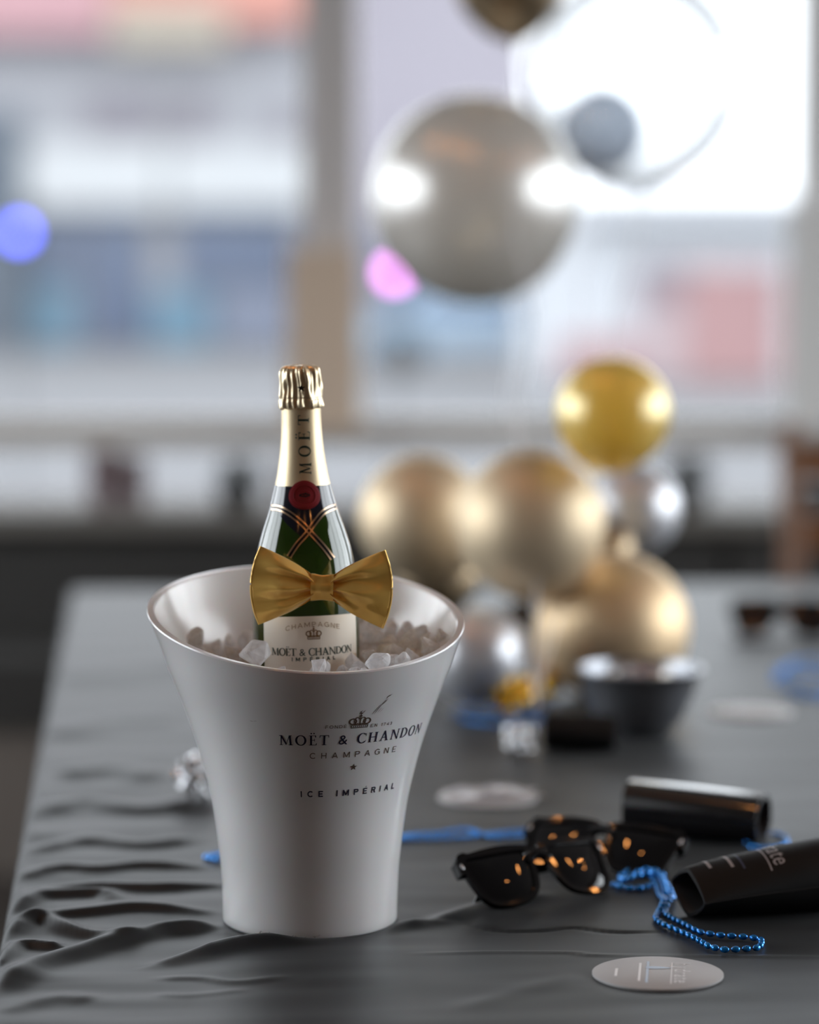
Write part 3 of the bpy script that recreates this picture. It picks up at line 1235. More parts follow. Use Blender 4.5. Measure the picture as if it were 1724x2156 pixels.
# ------------------------------------------------------------------ the bottle
BYC = BUCKET.y + .006
pt_top, pt_low = on_y(632.2, 800, BYC), on_y(645, 1340, BYC)
lean = atan2(pt_top.x - pt_low.x, pt_top.z - pt_low.z)
zb = T + .108
base_x = pt_low.x + (zb - pt_low.z) * (pt_top.x - pt_low.x) / (pt_top.z - pt_low.z)
BOT = Vector((base_x, BYC, zb))
BROT = Matrix.Rotation(lean, 4, 'Y')
BP = [(1380, 112), (1300, 112), (1265, 111), (1235, 109), (1200, 105.5), (1172, 101.5), (1146, 96), (1111, 85.5), (1088, 77.5), (1065, 69.8), (1040, 62.5), (1018, 57), (995, 52.2), (949, 45.5), (905, 42), (880, 41), (862, 40.6), (800, 40), (775, 40)]
bt = []
for py, hwid in BP:
    p = on_y(645 + hwid, py, BYC)
    q = on_y(645 - hwid, py, BYC)
    bt.append((p.z - zb, (p.x - q.x) / 2 * 1.0))
BOTTAB = smooth_tab([(-.01, bt[0][1])] + bt, 5)


def bottle_r(z):
    return interp(BOTTAB, z)


bottle = thing('champagne_bottle', 'dark green champagne bottle with gold neck foil standing in the ice', 'bottle', BOT)
bottle.rotation_euler = (0, lean, 0)


def bz(py):
    return on_y(640, py, BYC).z - zb


M_glass = mat('bottle_glass', (.035, .085, .010), .03, 0, Transmission_Weight=.7, Coat_Weight=.5, Coat_Roughness=.02)
M_glass.node_tree.nodes['Principled BSDF'].inputs['IOR'].default_value = 1.52
zs = [(.001, .006), (.022, .003), (.034, 0), (bottle_r(0) - .004, 0), (bottle_r(0) - .001, .0015), (bottle_r(0), .005)]
z_f = bz(1023)
n = 60
zs += [(bottle_r(.005 + (z_f - .005) * i / n), .005 + (z_f - .005) * i / n) for i in range(1, n + 1)]
zn = bz(790)
zs += [(bottle_r(z_f + (zn - z_f) * i / 12) - .0003, z_f + (zn - z_f) * i / 12) for i in range(1, 13)] + [(.001, zn)]
MB().lathe(zs, 96).build('glass', M_glass, bottle, sharp=60)
M_goldf = mat('gold_foil', (.95, .77, .50), .42, .65)
M_goldc = mat('gold_cap_foil', (.97, .81, .55), .34, .65)
z0_, z1_ = bz(1023), bz(856)
n = 30
MB().lathe([(bottle_r(z0_ + (z1_ - z0_) * i / n) + .00035, z0_ + (z1_ - z0_) * i / n) for i in range(n + 1)], 96).build('neck_foil', M_goldf, bottle, sharp=180, label='matt gold neck foil')

# crumpled foil over the cork and wire cage
z_lo, z_hi = bz(859), bz(768)
rnd = random.Random(3)
pl = [rnd.uniform(-1, 1) for _ in range(40)]


def capw(a, j, r, z):
    t = (z - z_lo) / (z_hi - z_lo)
    w = noise.noise(Vector((cos(a) * 4, sin(a) * 4, t * 3.2))) * .0016 + noise.noise(Vector((cos(a) * 9, sin(a) * 9, t * 3 + 4))) * .0010
    w += .0007 * sin(17 * a + 3 * t + 2 * sin(3 * a))
    k = .35 if t > .97 else 1
    zz = z + (.0022 * noise.noise(Vector((cos(a) * 2.5, sin(a) * 2.5, 7))) if t < .25 else .0008 * noise.noise(Vector((cos(a) * 5, sin(a) * 5, 2))))
    return (max(.0005, r + w * k), zz)


mpx = mpp(BYC) * 1.0
capprof = [(.0005, 1.0), (.45, 1.0), (.74, .985), (.93, .93), (1.0, .86), (1.03, .7), (1.04, .5), (1.05, .36), (1.07, .28), (1.06, .24), (1.11, .18), (1.13, .08), (1.12, .02), (1.04, .0), (.96, .02)]
capp = []
for i, (a_, b_) in enumerate(zip(capprof, capprof[1:])):
    for s in range(3):
        capp.append((a_[0] + (b_[0] - a_[0]) * s / 3, a_[1] + (b_[1] - a_[1]) * s / 3))
capp.append(capprof[-1])
MB().lathe([(r * 42 * mpx, z_lo + t * (z_hi - z_lo)) for r, t in capp], 120, wob=capw).build('foil_cap', M_goldc, bottle, sharp=180, label='crumpled gold foil over the cork')


def bo(px, py):
    return hit_rev(px, py, bottle_r, BOT, BROT)


def bottle_patch(name, poly_px, m, off, label=None):
    """patch on the bottle from a ladder of (left, right) picture points"""
    mb = MB()
    rows = []
    N = 14
    for (xa, ya, xb, yb) in poly_px:
        A, B = bo(xa, ya), bo(xb, yb)
        rows.append([rev_point(A[0] + (B[0] - A[0]) * i / N, A[1] + (B[1] - A[1]) * i / N, bottle_r, off) for i in range(N + 1)])
    vs = [p for r_ in rows for p in r_]
    fs = [(i * (N + 1) + j, i * (N + 1) + j + 1, (i + 1) * (N + 1) + j + 1, (i + 1) * (N + 1) + j) for i in range(len(rows) - 1) for j in range(N)]
    mb.add(vs, fs)
    return mb.build(name, m, bottle, label=label, sharp=180)


def bottle_strip(mb, pts, w, off):
    """ribbon line on the bottle along picture points"""
    q = catmull([(x, y, 0) for x, y in pts], 8)
    L, Rr = [], []
    for i, p in enumerate(q):
        t = (q[min(len(q) - 1, i + 1)] - q[max(0, i - 1)])
        nrm = Vector((-t.y, t.x, 0)).normalized() * w / 2
        h1, h2 = bo(p.x + nrm.x, p.y + nrm.y), bo(p.x - nrm.x, p.y - nrm.y)
        if h1 is None or h2 is None:
            continue
        L.append(rev_point(*h1, bottle_r, off))
        Rr.append(rev_point(*h2, bottle_r, off))
    vs = L + Rr
    n = len(L)
    mb.add(vs, [(i, i + 1, n + i + 1, n + i) for i in range(n - 1)])


# dark lower foil: upper band down to the crossing sash
M_navy = mat('navy_foil', (.012, .013, .024), .12, .0, Coat_Weight=.6, Coat_Roughness=.05)
zb0 = bz(1088)
nn = 64
mb = MB()
rows = []
for i in range(nn):
    a = 2 * pi * i / nn
    aa = atan2(sin(a), cos(a))
    low = bz(1060) - (bz(1060) - bz(1122)) * max(0, 1 - abs(aa) / .95)
    rows.append([rev_point(a, low + (bz(1019) - low) * j / 10, bottle_r, .0005) for j in range(11)])
vs = [p for r_ in rows for p in r_]
mb.add(vs, [(i * 11 + j, ((i + 1) % nn) * 11 + j, ((i + 1) % nn) * 11 + j + 1, i * 11 + j + 1) for i in range(nn) for j in range(10)])
mb.build('neck_band', M_navy, bottle, sharp=180, label='dark navy foil band')
M_gline = mat('gold_line', (.72, .50, .33), .25, .9)
M_sash = mat('sash_black', (.012, .011, .016), .2)
mb = MB()
la = [(573, 1068), (590, 1070), (612, 1082), (636, 1102), (660, 1128), (682, 1153), (699, 1176)]
lb = [(706, 1066), (692, 1071), (677, 1081), (662, 1100), (645, 1124), (626, 1146), (609, 1172)]
bottle_strip(mb, la, 13, .0007)
bottle_strip(mb, lb, 12, .00062)
mb.build('sash', M_sash, bottle, sharp=180, label='black crossed sash under the seal')
mb = MB()
for (pts, dx) in ((la, 0), (lb, 0)):
    for s in (-1, 1):
        q = catmull([(x, y, 0) for x, y in pts], 3)
        sh = []
        for i, p in enumerate(q):
            t = (q[min(len(q) - 1, i + 1)] - q[max(0, i - 1)])
            nrm = Vector((-t.y, t.x, 0)).normalized() * 4.2 * s
            sh.append((p.x + nrm.x, p.y + nrm.y))
        bottle_strip(mb, sh, 3.4, .0010)
mb.build('sash_edging', M_gline, bottle, sharp=180, label='gold edging of the sash')
# red seal
M_seal = add_noise(mat('red_seal', (.30, .012, .022), .4), 300, .3)
a0, z0 = bo(641, 1042)
mb = MB()
NR = 40
rs = [0, .35, .36, .62, .64, .86, .88, .97, 1.0]
hs = [.0022, .0022, .0018, .0018, .0022, .0022, .0017, .0017, .0006]
r0 = bottle_r(z0)
vs = [rev_point(a0, z0, bottle_r, .0022)]
for r_, h_ in zip(rs[1:], hs[1:]):
    for i in range(NR):
        t = 2 * pi * i / NR
        vs.append(rev_point(a0 + .0122 * r_ * cos(t) / r0, z0 + .0110 * r_ * sin(t), bottle_r, h_))
fs = [(0, 1 + i, 1 + (i + 1) % NR) for i in range(NR)]
for k_ in range(len(rs) - 2):
    fs += [(1 + k_ * NR + i, 1 + k_ * NR + (i + 1) % NR, 1 + (k_ + 1) * NR + (i + 1) % NR, 1 + (k_ + 1) * NR + i) for i in range(NR)]
mb.add(vs, fs)
mb.build('seal', M_seal, bottle, sharp=30, label='round red wax style seal')
decal(_polys(*_arc(0, 0, (.0040, .0014), (.0026, .0006), 0, 360, 20), *_arc(.0006, .0001, (.0014, .0019), (.0008, .0012), 0, 360, 16)), a0, z0, bottle_r, .0025, mat('seal_ink', (.03, .004, .008), .5), 'seal_flourish', bottle)

# vertical name on the neck: letter by letter, reading upwards
M_green = mat('dark_green_ink', (.012, .045, .032), .45)
mb = MB()


def neck_letter(chh, x, y0, y1, hpx):
    """letter turned a quarter turn to the left; y0 bottom (start), y1 top (end)"""
    vs, fs, w = serif(chh)
    vs, fs = refine(vs, fs, .16)
    out = []
    for (a, b_) in vs:
        t = a / w
        h = bo(x + hpx * (.5 - b_) if True else x, y0 + (y1 - y0) * t)
        out.append(rev_point(*h, bottle_r, .0007))
    mb.add(out, fs)


neck_letter('M', 642.5, 998, 974, 24)
neck_letter('O', 641, 962, 938, 24)
neck_letter('Ë', 640, 927, 908, 23)
neck_letter('T', 638.5, 895, 874, 22)
mb.build('neck_lettering', M_green, bottle, smooth=False, label='dark green lettering up the neck')
a0, z0 = bo(634, 817)
decal(star2d(.0034), a0, z0, lambda z: .0172, .0, mat('black_ink', (.006, .006, .006), .4), 'star_emblem', bottle)
# front label
M_label = add_noise(mat('cream_label', (.93, .87, .77), .5), 40, .12)
al, ar = bo(556.5, 1345)[0], bo(749, 1345)[0]
mb = MB()
zt, zl = bz(1283), bz(1283) - .085
NL = 40


def lab_pt(u, v):
    a = al + (ar - al) * u
    top = zt - .0016 * (2 * u - 1) ** 2
    return rev_point(a, zl + (top - zl) * v, bottle_r, .0004)


mb.grid(lab_pt, NL, 12)
mb.build('front_label', M_label, bottle, sharp=180, label='cream paper front label')
am = bo(661, 1370)[0]


def label_line(text, py, width_px, cap_px, face, m, wide=1.0):
    z = bo(661, py)[1]
    h = bo(661, py - cap_px)[1] - z
    return decal(line_of(text, h, width_px * mpp(BYC - .04) * 1.13, face, wide), am, z, bottle_r, .0007, m, 'label_lettering', bottle)


label_line('MOËT & CHANDON', 1380, 168, 15.5, serif, M_green, 1.0)
label_line('IMPÉRIAL', 1391.5, 84, 8, BOLD, M_green, 1.05)
a0, z0 = am, bo(662, 1346)[1]
decal(crown2d(.0118, .0105), am, z0, bottle_r, .0007, mat('crown_bronze', (.22, .12, .05), .4, .3), 'crown_emblem', bottle)
# arched heading over the crown
vsx, fsx = line_of('CHAMPAGNE', .0036, .043, LIGHT, 1.1)
decal(([(x, y - 7.5 * x * x) for x, y in vsx], fsx), am, bo(661, 1319)[1], bottle_r, .0007, mat('faint_gold_ink', (.42, .31, .19), .5), 'label_lettering', bottle)

# ------------------------------------------------------------------ bow tie on the bottle
M_satin = mat('gold_satin', (1.0, .62, .14), .30, .33, Sheen_Weight=.3)
BW = on_y(679, 1236, BYC - .0475)
bow = thing('bow_tie', 'shiny gold satin bow tie fastened round the champagne bottle', 'bow tie', BW)
bow.rotation_euler = (0, radians(1.6), radians(-2))
PXM = mpp(BYC - .05)


def wing(sx):
    xo, xc_ = (150, 131) if sx < 0 else (146, 128)

    def pt(u, v, back):
        ve = v * 2 - 1
        half = 19 + 64 * min(1, u) ** .72
        x = 18 + (xc_ - 18) * u + (xo - xc_) * (1 - ve * ve) * u ** 3
        y = half * ve
        # gathers running out of the knot
        g = exp(-2.2 * u)
        d = 20 * sin(pi * min(1, u * .9 + .06)) * (1 - abs(ve) ** 2.6)
        d += 11 * g * cos(3.0 * pi * ve) - 7 * exp(-((ve - .05) / .16) ** 2) * (1 - u) ** .7 * (u > 0)
        d += 6.0 * sin(pi * u) * cos(2.2 * pi * ve + 1.2 * u + .5 * sx)
        d += 7.0 * noise.noise(Vector((u * 2.6 + sx, ve * 2.4, 3 * sx))) * sin(pi * u)
        if back:
            d = -d * .35 - 5 + (2.6 if u > .999 else 0)
        return Vector((sx * x * PXM, (-d + 3) * PXM - .004 + .012 * 0, y * PXM))
    mb = MB()
    mb.grid(lambda u, v: pt(u, v, False), 40, 36)
    mb.grid(lambda u, v: pt(u, v, True), 40, 36)
    k = 41 * 37

    def idx(i, j, b):
        return i * 37 + j + (k if b else 0)
    for i in range(40):
        for j in (0, 36):
            mb.f.append((idx(i, j, 0), idx(i + 1, j, 0), idx(i + 1, j, 1), idx(i, j, 1)))
    for j in range(36):
        for i in (0, 40):
            mb.f.append((idx(i, j, 0), idx(i, j + 1, 0), idx(i, j + 1, 1), idx(i, j, 1)))
    o = mb.build('wing', M_satin, bow, sharp=70)
    # turned outer hem, a second thin edge along the fold
    mb = MB()
    mb.tube([pt(1, j / 30, False) + Vector((sx * 1.0 * PXM, .0009, 0)) for j in range(31)], .0011, 8)
    mb.build('hem', M_satin, o)
    return o


wing(-1)
wing(1)


def knot_pt(u, v):
    a = (u - .5) * 2 * pi
    x = (v - .5) * 48
    sq = 1 + .08 * cos(4 * a)
    w = 1 - .05 * cos(2 * pi * (v - .5))
    yy, zz = -cos(a) * 15 * sq, sin(a) * 26 * sq * w
    yy += -1.6 * cos(3 * pi * (v - .5)) * (cos(a) > 0)
    return Vector((x * PXM, yy * PXM - .003, zz * PXM))


MB().grid(knot_pt, 36, 14).build('knot', M_satin, bow, sharp=80)
mb = MB()
off = BOT + BROT.to_3x3() @ Vector((0, 0, bz(1237))) - BW
ro = bottle_r(bz(1237)) + .0006
mb.lathe([(ro, -.004), (ro + .0012, -.004), (ro + .0012, .004), (ro, .004)], 64, Matrix.Translation(off), close=True)
mb.build('strap', M_satin, bow)

# ------------------------------------------------------------------ ice
def ice_material():
    m = bpy.data.materials.new('ice')
    m.use_nodes = True
    nt = m.node_tree
    nt.nodes.remove(nt.nodes['Principled BSDF'])
    N = nt.nodes.new
    gl = N('ShaderNodeBsdfGlass')
    gl.inputs['IOR'].default_value = 1.31
    gl.inputs['Roughness'].default_value = .05
    tl = N('ShaderNodeBsdfTranslucent')
    tl.inputs['Color'].default_value = (.95, .97, 1, 1)
    df = N('ShaderNodeBsdfDiffuse')
    df.inputs['Color'].default_value = (.95, .96, .98, 1)
    m1, m2 = N('ShaderNodeMixShader'), N('ShaderNodeMixShader')
    m1.inputs[0].default_value = .5
    tc, no, rp = N('ShaderNodeTexCoord'), N('ShaderNodeTexNoise'), N('ShaderNodeMapRange')
    no.inputs['Scale'].default_value = 1.6
    rp.inputs[1].default_value, rp.inputs[2].default_value = .35, .65
    rp.inputs[3].default_value, rp.inputs[4].default_value = .66, .93
    L = nt.links.new
    L(tc.outputs['Object'], no.inputs['Vector'])
    L(no.outputs['Fac'], rp.inputs[0])
    L(tl.outputs[0], m1.inputs[1])
    L(df.outputs[0], m1.inputs[2])
    L(rp.outputs[0], m2.inputs[0])
    L(gl.outputs[0], m2.inputs[1])
    L(m1.outputs[0], m2.inputs[2])
    L(m2.outputs[0], nt.nodes['Material Output'].inputs['Surface'])
    return m


M_ice = ice_material()
M_bed = add_noise(mat('ice_bed', (.95, .96, .98), .3), 90, .2, (.8, .83, .86))
rnd = random.Random(21)


def chunk_mesh(seed):
    r = random.Random(seed)
    bm = bmesh.new()
    for _ in range(13):
        d = Vector((r.gauss(0, 1), r.gauss(0, 1), r.gauss(0, 1))).normalized()
        d = Vector((d.x * r.uniform(.8, 1.15), d.y * r.uniform(.7, 1.0), d.z * r.uniform(.6, .95)))
        bm.verts.new(d)
    bmesh.ops.convex_hull(bm, input=bm.verts)
    loose = [v for v in bm.verts if not v.link_faces]
    bmesh.ops.delete(bm, geom=loose, context='VERTS')
    bmesh.ops.bevel(bm, geom=bm.edges[:], offset=.09, segments=1, affect='EDGES', clamp_overlap=True)
    me = bpy.data.meshes.new('ice_chunk')
    bm.to_mesh(me)
    bm.free()
    me.materials.append(M_ice)
    return me


CH = [chunk_mesh(s) for s in range(9)]
ICEZ = .209


def ice_level(x, y):
    """height of the heap above the table, local to the bucket"""
    return ICEZ + .007 * max(-1, min(1, y / .09)) + .015 * max(0, x / .09)


placed = []
SPECIAL = [   # (picture point, radius, level fraction, label)
    (534, 1378, .0150, 'large white frosty ice chunk leaning on the bottle over the front rim'),
    (671, 1401, .0085, 'small clear cubic ice chunk at the lowest point of the rim'),
    (412, 1342, .0125, 'clear pointed ice chunk resting highest against the inner wall of the bucket'),
    (795, 1396, .0115, 'flat clear ice chunk peeking over the front rim beside the label'),
]
bx_l = BOT.x - BUCKET.x
spec_labels = []
for px, py, r, lab in SPECIAL:
    Yp = BUCKET.y + (-.074 if py > 1390 else -.045 if py > 1360 else .02)
    p = on_y(px, py, Yp)
    placed.append((Vector((p.x - BUCKET.x, p.y - BUCKET.y, p.z - T)), r, lab))
for attempt in range(9000):
    if len(placed) > 150:
        break
    a, q = rnd.uniform(0, 2 * pi), sqrt(rnd.uniform(0, 1)) * .108
    x, y = q * cos(a), q * sin(a)
    layer = rnd.random()
    r = rnd.uniform(.0066, .0132)
    z = ice_level(x, y) - .004 - (.016 * rnd.random() if layer < .6 else 0)
    if hypot(x, y) + r * .95 > bucket_r(z) - TH - .0005:
        continue
    if hypot(x - bx_l, y - (BOT.y - BUCKET.y)) < .0430 + r * .9:
        continue
    if any((Vector((x, y, z)) - p).length < (r + r2) * .86 for p, r2, _ in placed):
        continue
    placed.append((Vector((x, y, z)), r, None))
for i, (p, r, lab) in enumerate(placed):
    o = bpy.data.objects.new('ice_chunk', CH[i % len(CH)])
    col.objects.link(o)
    o.location = BUCKET + p
    o.scale = (r, r, r)
    o.rotation_euler = (rnd.uniform(0, 6), rnd.uniform(0, 6), rnd.uniform(0, 6))
    if p.y < -.045:
        side = 'just inside the low front edge of the rim'
    elif p.x < bx_l - .035:
        side = 'heaped left of the bottle'
    elif p.x > bx_l + .035:
        side = 'heaped right of the bottle'
    else:
        side = 'packed behind the bottle'
    tag(o, lab or 'clear jagged chunk of ice ' + side, 'ice', 'ice chunks in the bucket' if lab else 'ice chunks ' + side)
# finer ice filling the bucket underneath
mb = MB()


def bed(u, v):
    a = u * 2 * pi
    z = ICEZ - .020
    R1, R0 = bucket_r(z) - TH - .001, .0425
    cx, cy = bx_l * (1 - v), (BOT.y - BUCKET.y) * (1 - v)
    q = R0 + (R1 - R0) * v
    x, y = cx + q * cos(a), cy + q * sin(a)
    return Vector((x, y, ice_level(x, y) - .020 + .004 * noise.noise(Vector((x * 90, y * 90, 0)))))


mb.grid(bed, 90, 12)
o = mb.build('crushed_ice', M_bed, None, smooth=False)
o.location = BUCKET
o['kind'] = 'stuff'
tag(o, 'bed of crushed ice filling the white bucket under the chunks', 'ice')

# ------------------------------------------------------------------ coasters
M_coast = add_noise(mat('coaster_card', (.54, .54, .55), .5), 30, .2)
M_cw = mat('coaster_white_print', (.92, .92, .94), .4)
M_cb = mat('coaster_blue_print', (.48, .60, .76), .4)


def coaster_print(parent):
    """print seen from above: text runs along -y (towards the camera), letter tops to +x; unit = metres"""
    h = .0022

    def lay(VF, ox, oy, m, name):
        mb = MB()
        # text x -> -y , text y -> +x
        mb.add([(ox + y, oy - x, h) for x, y in VF[0]], VF[1])
        mb.build(name, m, parent, smooth=False)
    lay(line_of('hydrate', .0125, .055, sans, .85), .012, .0, M_cw, 'lettering')
    mb = MB()
    mb.add([(.0095, .029, h), (.0103, .029, h), (.0103, -.032, h), (.0095, -.032, h)], [(0, 1, 2, 3)])
    mb.build('underline', M_cw, parent, smooth=False)
    mb = MB()        # the drop hanging from the y
    n = 16
    dp = []
    for i in range(n):
        t = 2 * pi * i / n
        s = .5 - .5 * cos(t)
        dp.append((.0105 - .020 * s, .013 + .0042 * sin(t) * sqrt(max(0, s)) * 1.2, h + .0001))
    mb.add(dp, [tuple(range(n))])
    mb.build('drop_emblem', M_cb, parent, smooth=False)
    for x, y0, y1, w, m in ((-.0085, .031, -.030, .0020, M_cb), (-.014, .026, -.026, .0019, M_cw), (-.031, .008, -.014, .0022, M_cw)):
        mb = MB()
        mb.add([(x, y0, h), (x + w, y0, h), (x + w, y1, h), (x, y1, h)], [(0, 1, 2, 3)])
        mb.build('small_print', m, parent, smooth=False)


CL = ['round silver grey coaster lying at the front of the table near the bead loop',
      'round pale coaster under a crumpled clear wrapper behind the sunglasses',
      'round pale coaster lying at the far side of the table beside the grey bowl']
first = None
for (p, r), lab in zip(COASTERS, CL):
    if first is None:
        c0 = thing('coaster', lab, 'coaster', (p.x, p.y, T + .0012), 0, 'round coasters on the table')
        MB().lathe([(.0001, 0), (.047, 0), (.0475, .0003), (.0475, .0017), (.047, .002), (.0001, .002)], 72).build('disc', M_coast, c0)
        coaster_print(c0)
        c0.rotation_euler = (0, 0, radians(-6))
        first = c0
    else:
        c1 = copy_tree(first, lab)
        c1.location = (p.x, p.y, T + .0012)
        c1.rotation_euler = (0, 0, radians(40 if 'crumpled' in lab else 70))

# ------------------------------------------------------------------ sunglasses
M_sfr = mat('black_acetate', (.006, .006, .007), .06, 0)
M_lens = mat('smoke_lens', (.004, .004, .005), .02, 0)
M_hinge = mat('steel_rivet', (.6, .6, .62), .25, 1.)


def lens_outline(n=40):
    """wayfarer lens: wide straight top, narrower rounded foot; centred, width .052, height .042"""
    base = [(-.026, .014), (-.024, .019), (-.012, .0205), (.012, .0212), (.025, .0215), (.0275, .016), (.0255, .002), (.021, -.014), (.012, -.0205), (-.004, -.0208), (-.016, -.0165), (-.0225, -.004)]
    return [(p.x, p.y) for p in catmull([(a, b_, 0) for a, b_ in base], 5, True)]


LO = lens_outline()


def bend(x, z):                      # base curve of the front
    return 3.2 * x * x * .55


def make_sunglasses(label):
    t = thing('sunglasses', label, 'sunglasses', (0, 0, 0), 0, 'sunglasses on the table')
    fr = MB()
    n = len(LO)
    for s in (-1, 1):
        cx = s * .0345
        ins = [(cx + s * x, z) for x, z in LO]
        outs = []
        for x, z in LO:
            L = hypot(x, z)
            k = .0042 if z < .012 else .0062
            outs.append((cx + s * (x + x / L * k), z + z / L * k + (.0018 if (x > .02 and z > .01) else 0)))
        vs = []
        for y in (-.0022, .0022):
            for ring in (ins, outs):
                vs += [(x, y + bend(x, z), z) for x, z in ring]
        fs = []
        for i in range(n):
            j = (i + 1) % n
            fs += [(i, j, n + j, n + i), (2 * n + i, 3 * n + i, 3 * n + j, 2 * n + j), (i, 2 * n + i, 2 * n + j, j), (n + i, n + j, 3 * n + j, 3 * n + i)]
        fr.add(vs, fs)
        # end piece
        fr.box(s * .0655 - .004, s * .0655 + .004, bend(.0655, 0) - .002, bend(.0655, 0) + .006, .010, .0215)
    # bridge
    fr.tube([(-.0105, 0, .009), (-.005, -.001, .0135), (0, -.0012, .0145), (.005, -.001, .0135), (.0105, 0, .009)], .0032, 10)
    fr.tube([(-.012, 0, .016), (0, -.001, .019), (.012, 0, .016)], .0022, 8)
    fro = fr.build('frame', M_sfr, t, sharp=35)
    for s in (-1, 1):
        cx = s * .0345
        mb = MB()
        rings = 6
        vs = [(cx, bend(cx, 0) - .0028, 0)]
        fs = []
        for k in range(1, rings + 1):
            q = k / rings
            vs += [(cx + s * x * q, bend(cx + s * x * q, 0) - .0028 * (1 - q * q) - .0004, z * q) for x, z in LO]
        fs += [(0, 1 + i, 1 + (i + 1) % n) for i in range(n)]
        for k in range(rings - 1):
            fs += [(1 + k * n + i, 1 + k * n + (i + 1) % n, 1 + (k + 1) * n + (i + 1) % n, 1 + (k + 1) * n + i) for i in range(n)]
        mb.add(vs, fs)
        mb.build('lens', M_lens, t, sharp=180)
        # folded temple behind the lenses
        tp = MB()
        yb = .012 if s < 0 else .018
        pts = [(s * .066, .008, .016), (s * .063, yb, .015), (s * .045, yb + .002, .014), (-s * .02, yb + .003, .011), (-s * .045, yb + .003, .002), (-s * .058, yb + .003, -.010)]
        tp.tube(catmull(pts, 4), lambda q: .0036 - .0008 * q, 10, flat=1.0)
        te = tp.build('temple', M_sfr, t, sharp=60)
        rv = MB()
        rv.ellipsoid((s * .0655, bend(.0655, 0) - .0024, .0165), .0013, .0008, .0028, 10, 6)
        rv.build('rivet', M_hinge, fro)
    return t


def place_glasses(t, pl, pr, tilt):
    """rest the foot of both lenses on the table at two picture points (foot of the left and right lens)"""
    A, B = on_z(*pl), on_z(*pr)
    d = B - A
    yaw = atan2(d.y, d.x)
    mid = (A + B) / 2
    zlow = .0265
    t.scale = (1.05, 1.05, 1.05)
    t.rotation_euler = (-tilt, 0, yaw)
    t.location = (mid.x, mid.y, T + .0035 + zlow * cos(tilt) + .002)
    # keep the foot where it was measured while the front leans back
    back = Vector((-sin(yaw), cos(yaw), 0)) * zlow * sin(tilt)
    t.location += back
    t.location.z += max(0, cloth_z(mid.x, mid.y) - T - .002)


g1 = make_sunglasses('black sunglasses nearer the camera with one lens tilted over the cloth')
place_glasses(g1, (1084, 1918), (1260, 1890), radians(45))
g2 = copy_tree(g1, 'black sunglasses lying just behind the other pair by the black sleeve')
place_glasses(g2, (1140, 1832), (1335, 1852), radians(53))
g3 = copy_tree(g1, 'blurred black sunglasses far back on the table beside the blue beads')
place_glasses(g3, (1588, 1343), (1700, 1346), radians(35))

# ------------------------------------------------------------------ foam bottle sleeves
M_neo = add_noise(mat('black_neoprene', (.0055, .0053, .006), .6, 0, Specular_IOR_Level=.25), 200, .4, bump=.15, bscale=900)
M_neo_in = mat('grey_lining', (.045, .045, .05), .8)
M_satk = mat('black_satin_sleeve', (.008, .008, .010), .25, 0, Coat_Weight=1.0, Coat_Roughness=.09)
add_noise(M_satk, 40, .4, bump=.35, bscale=38)


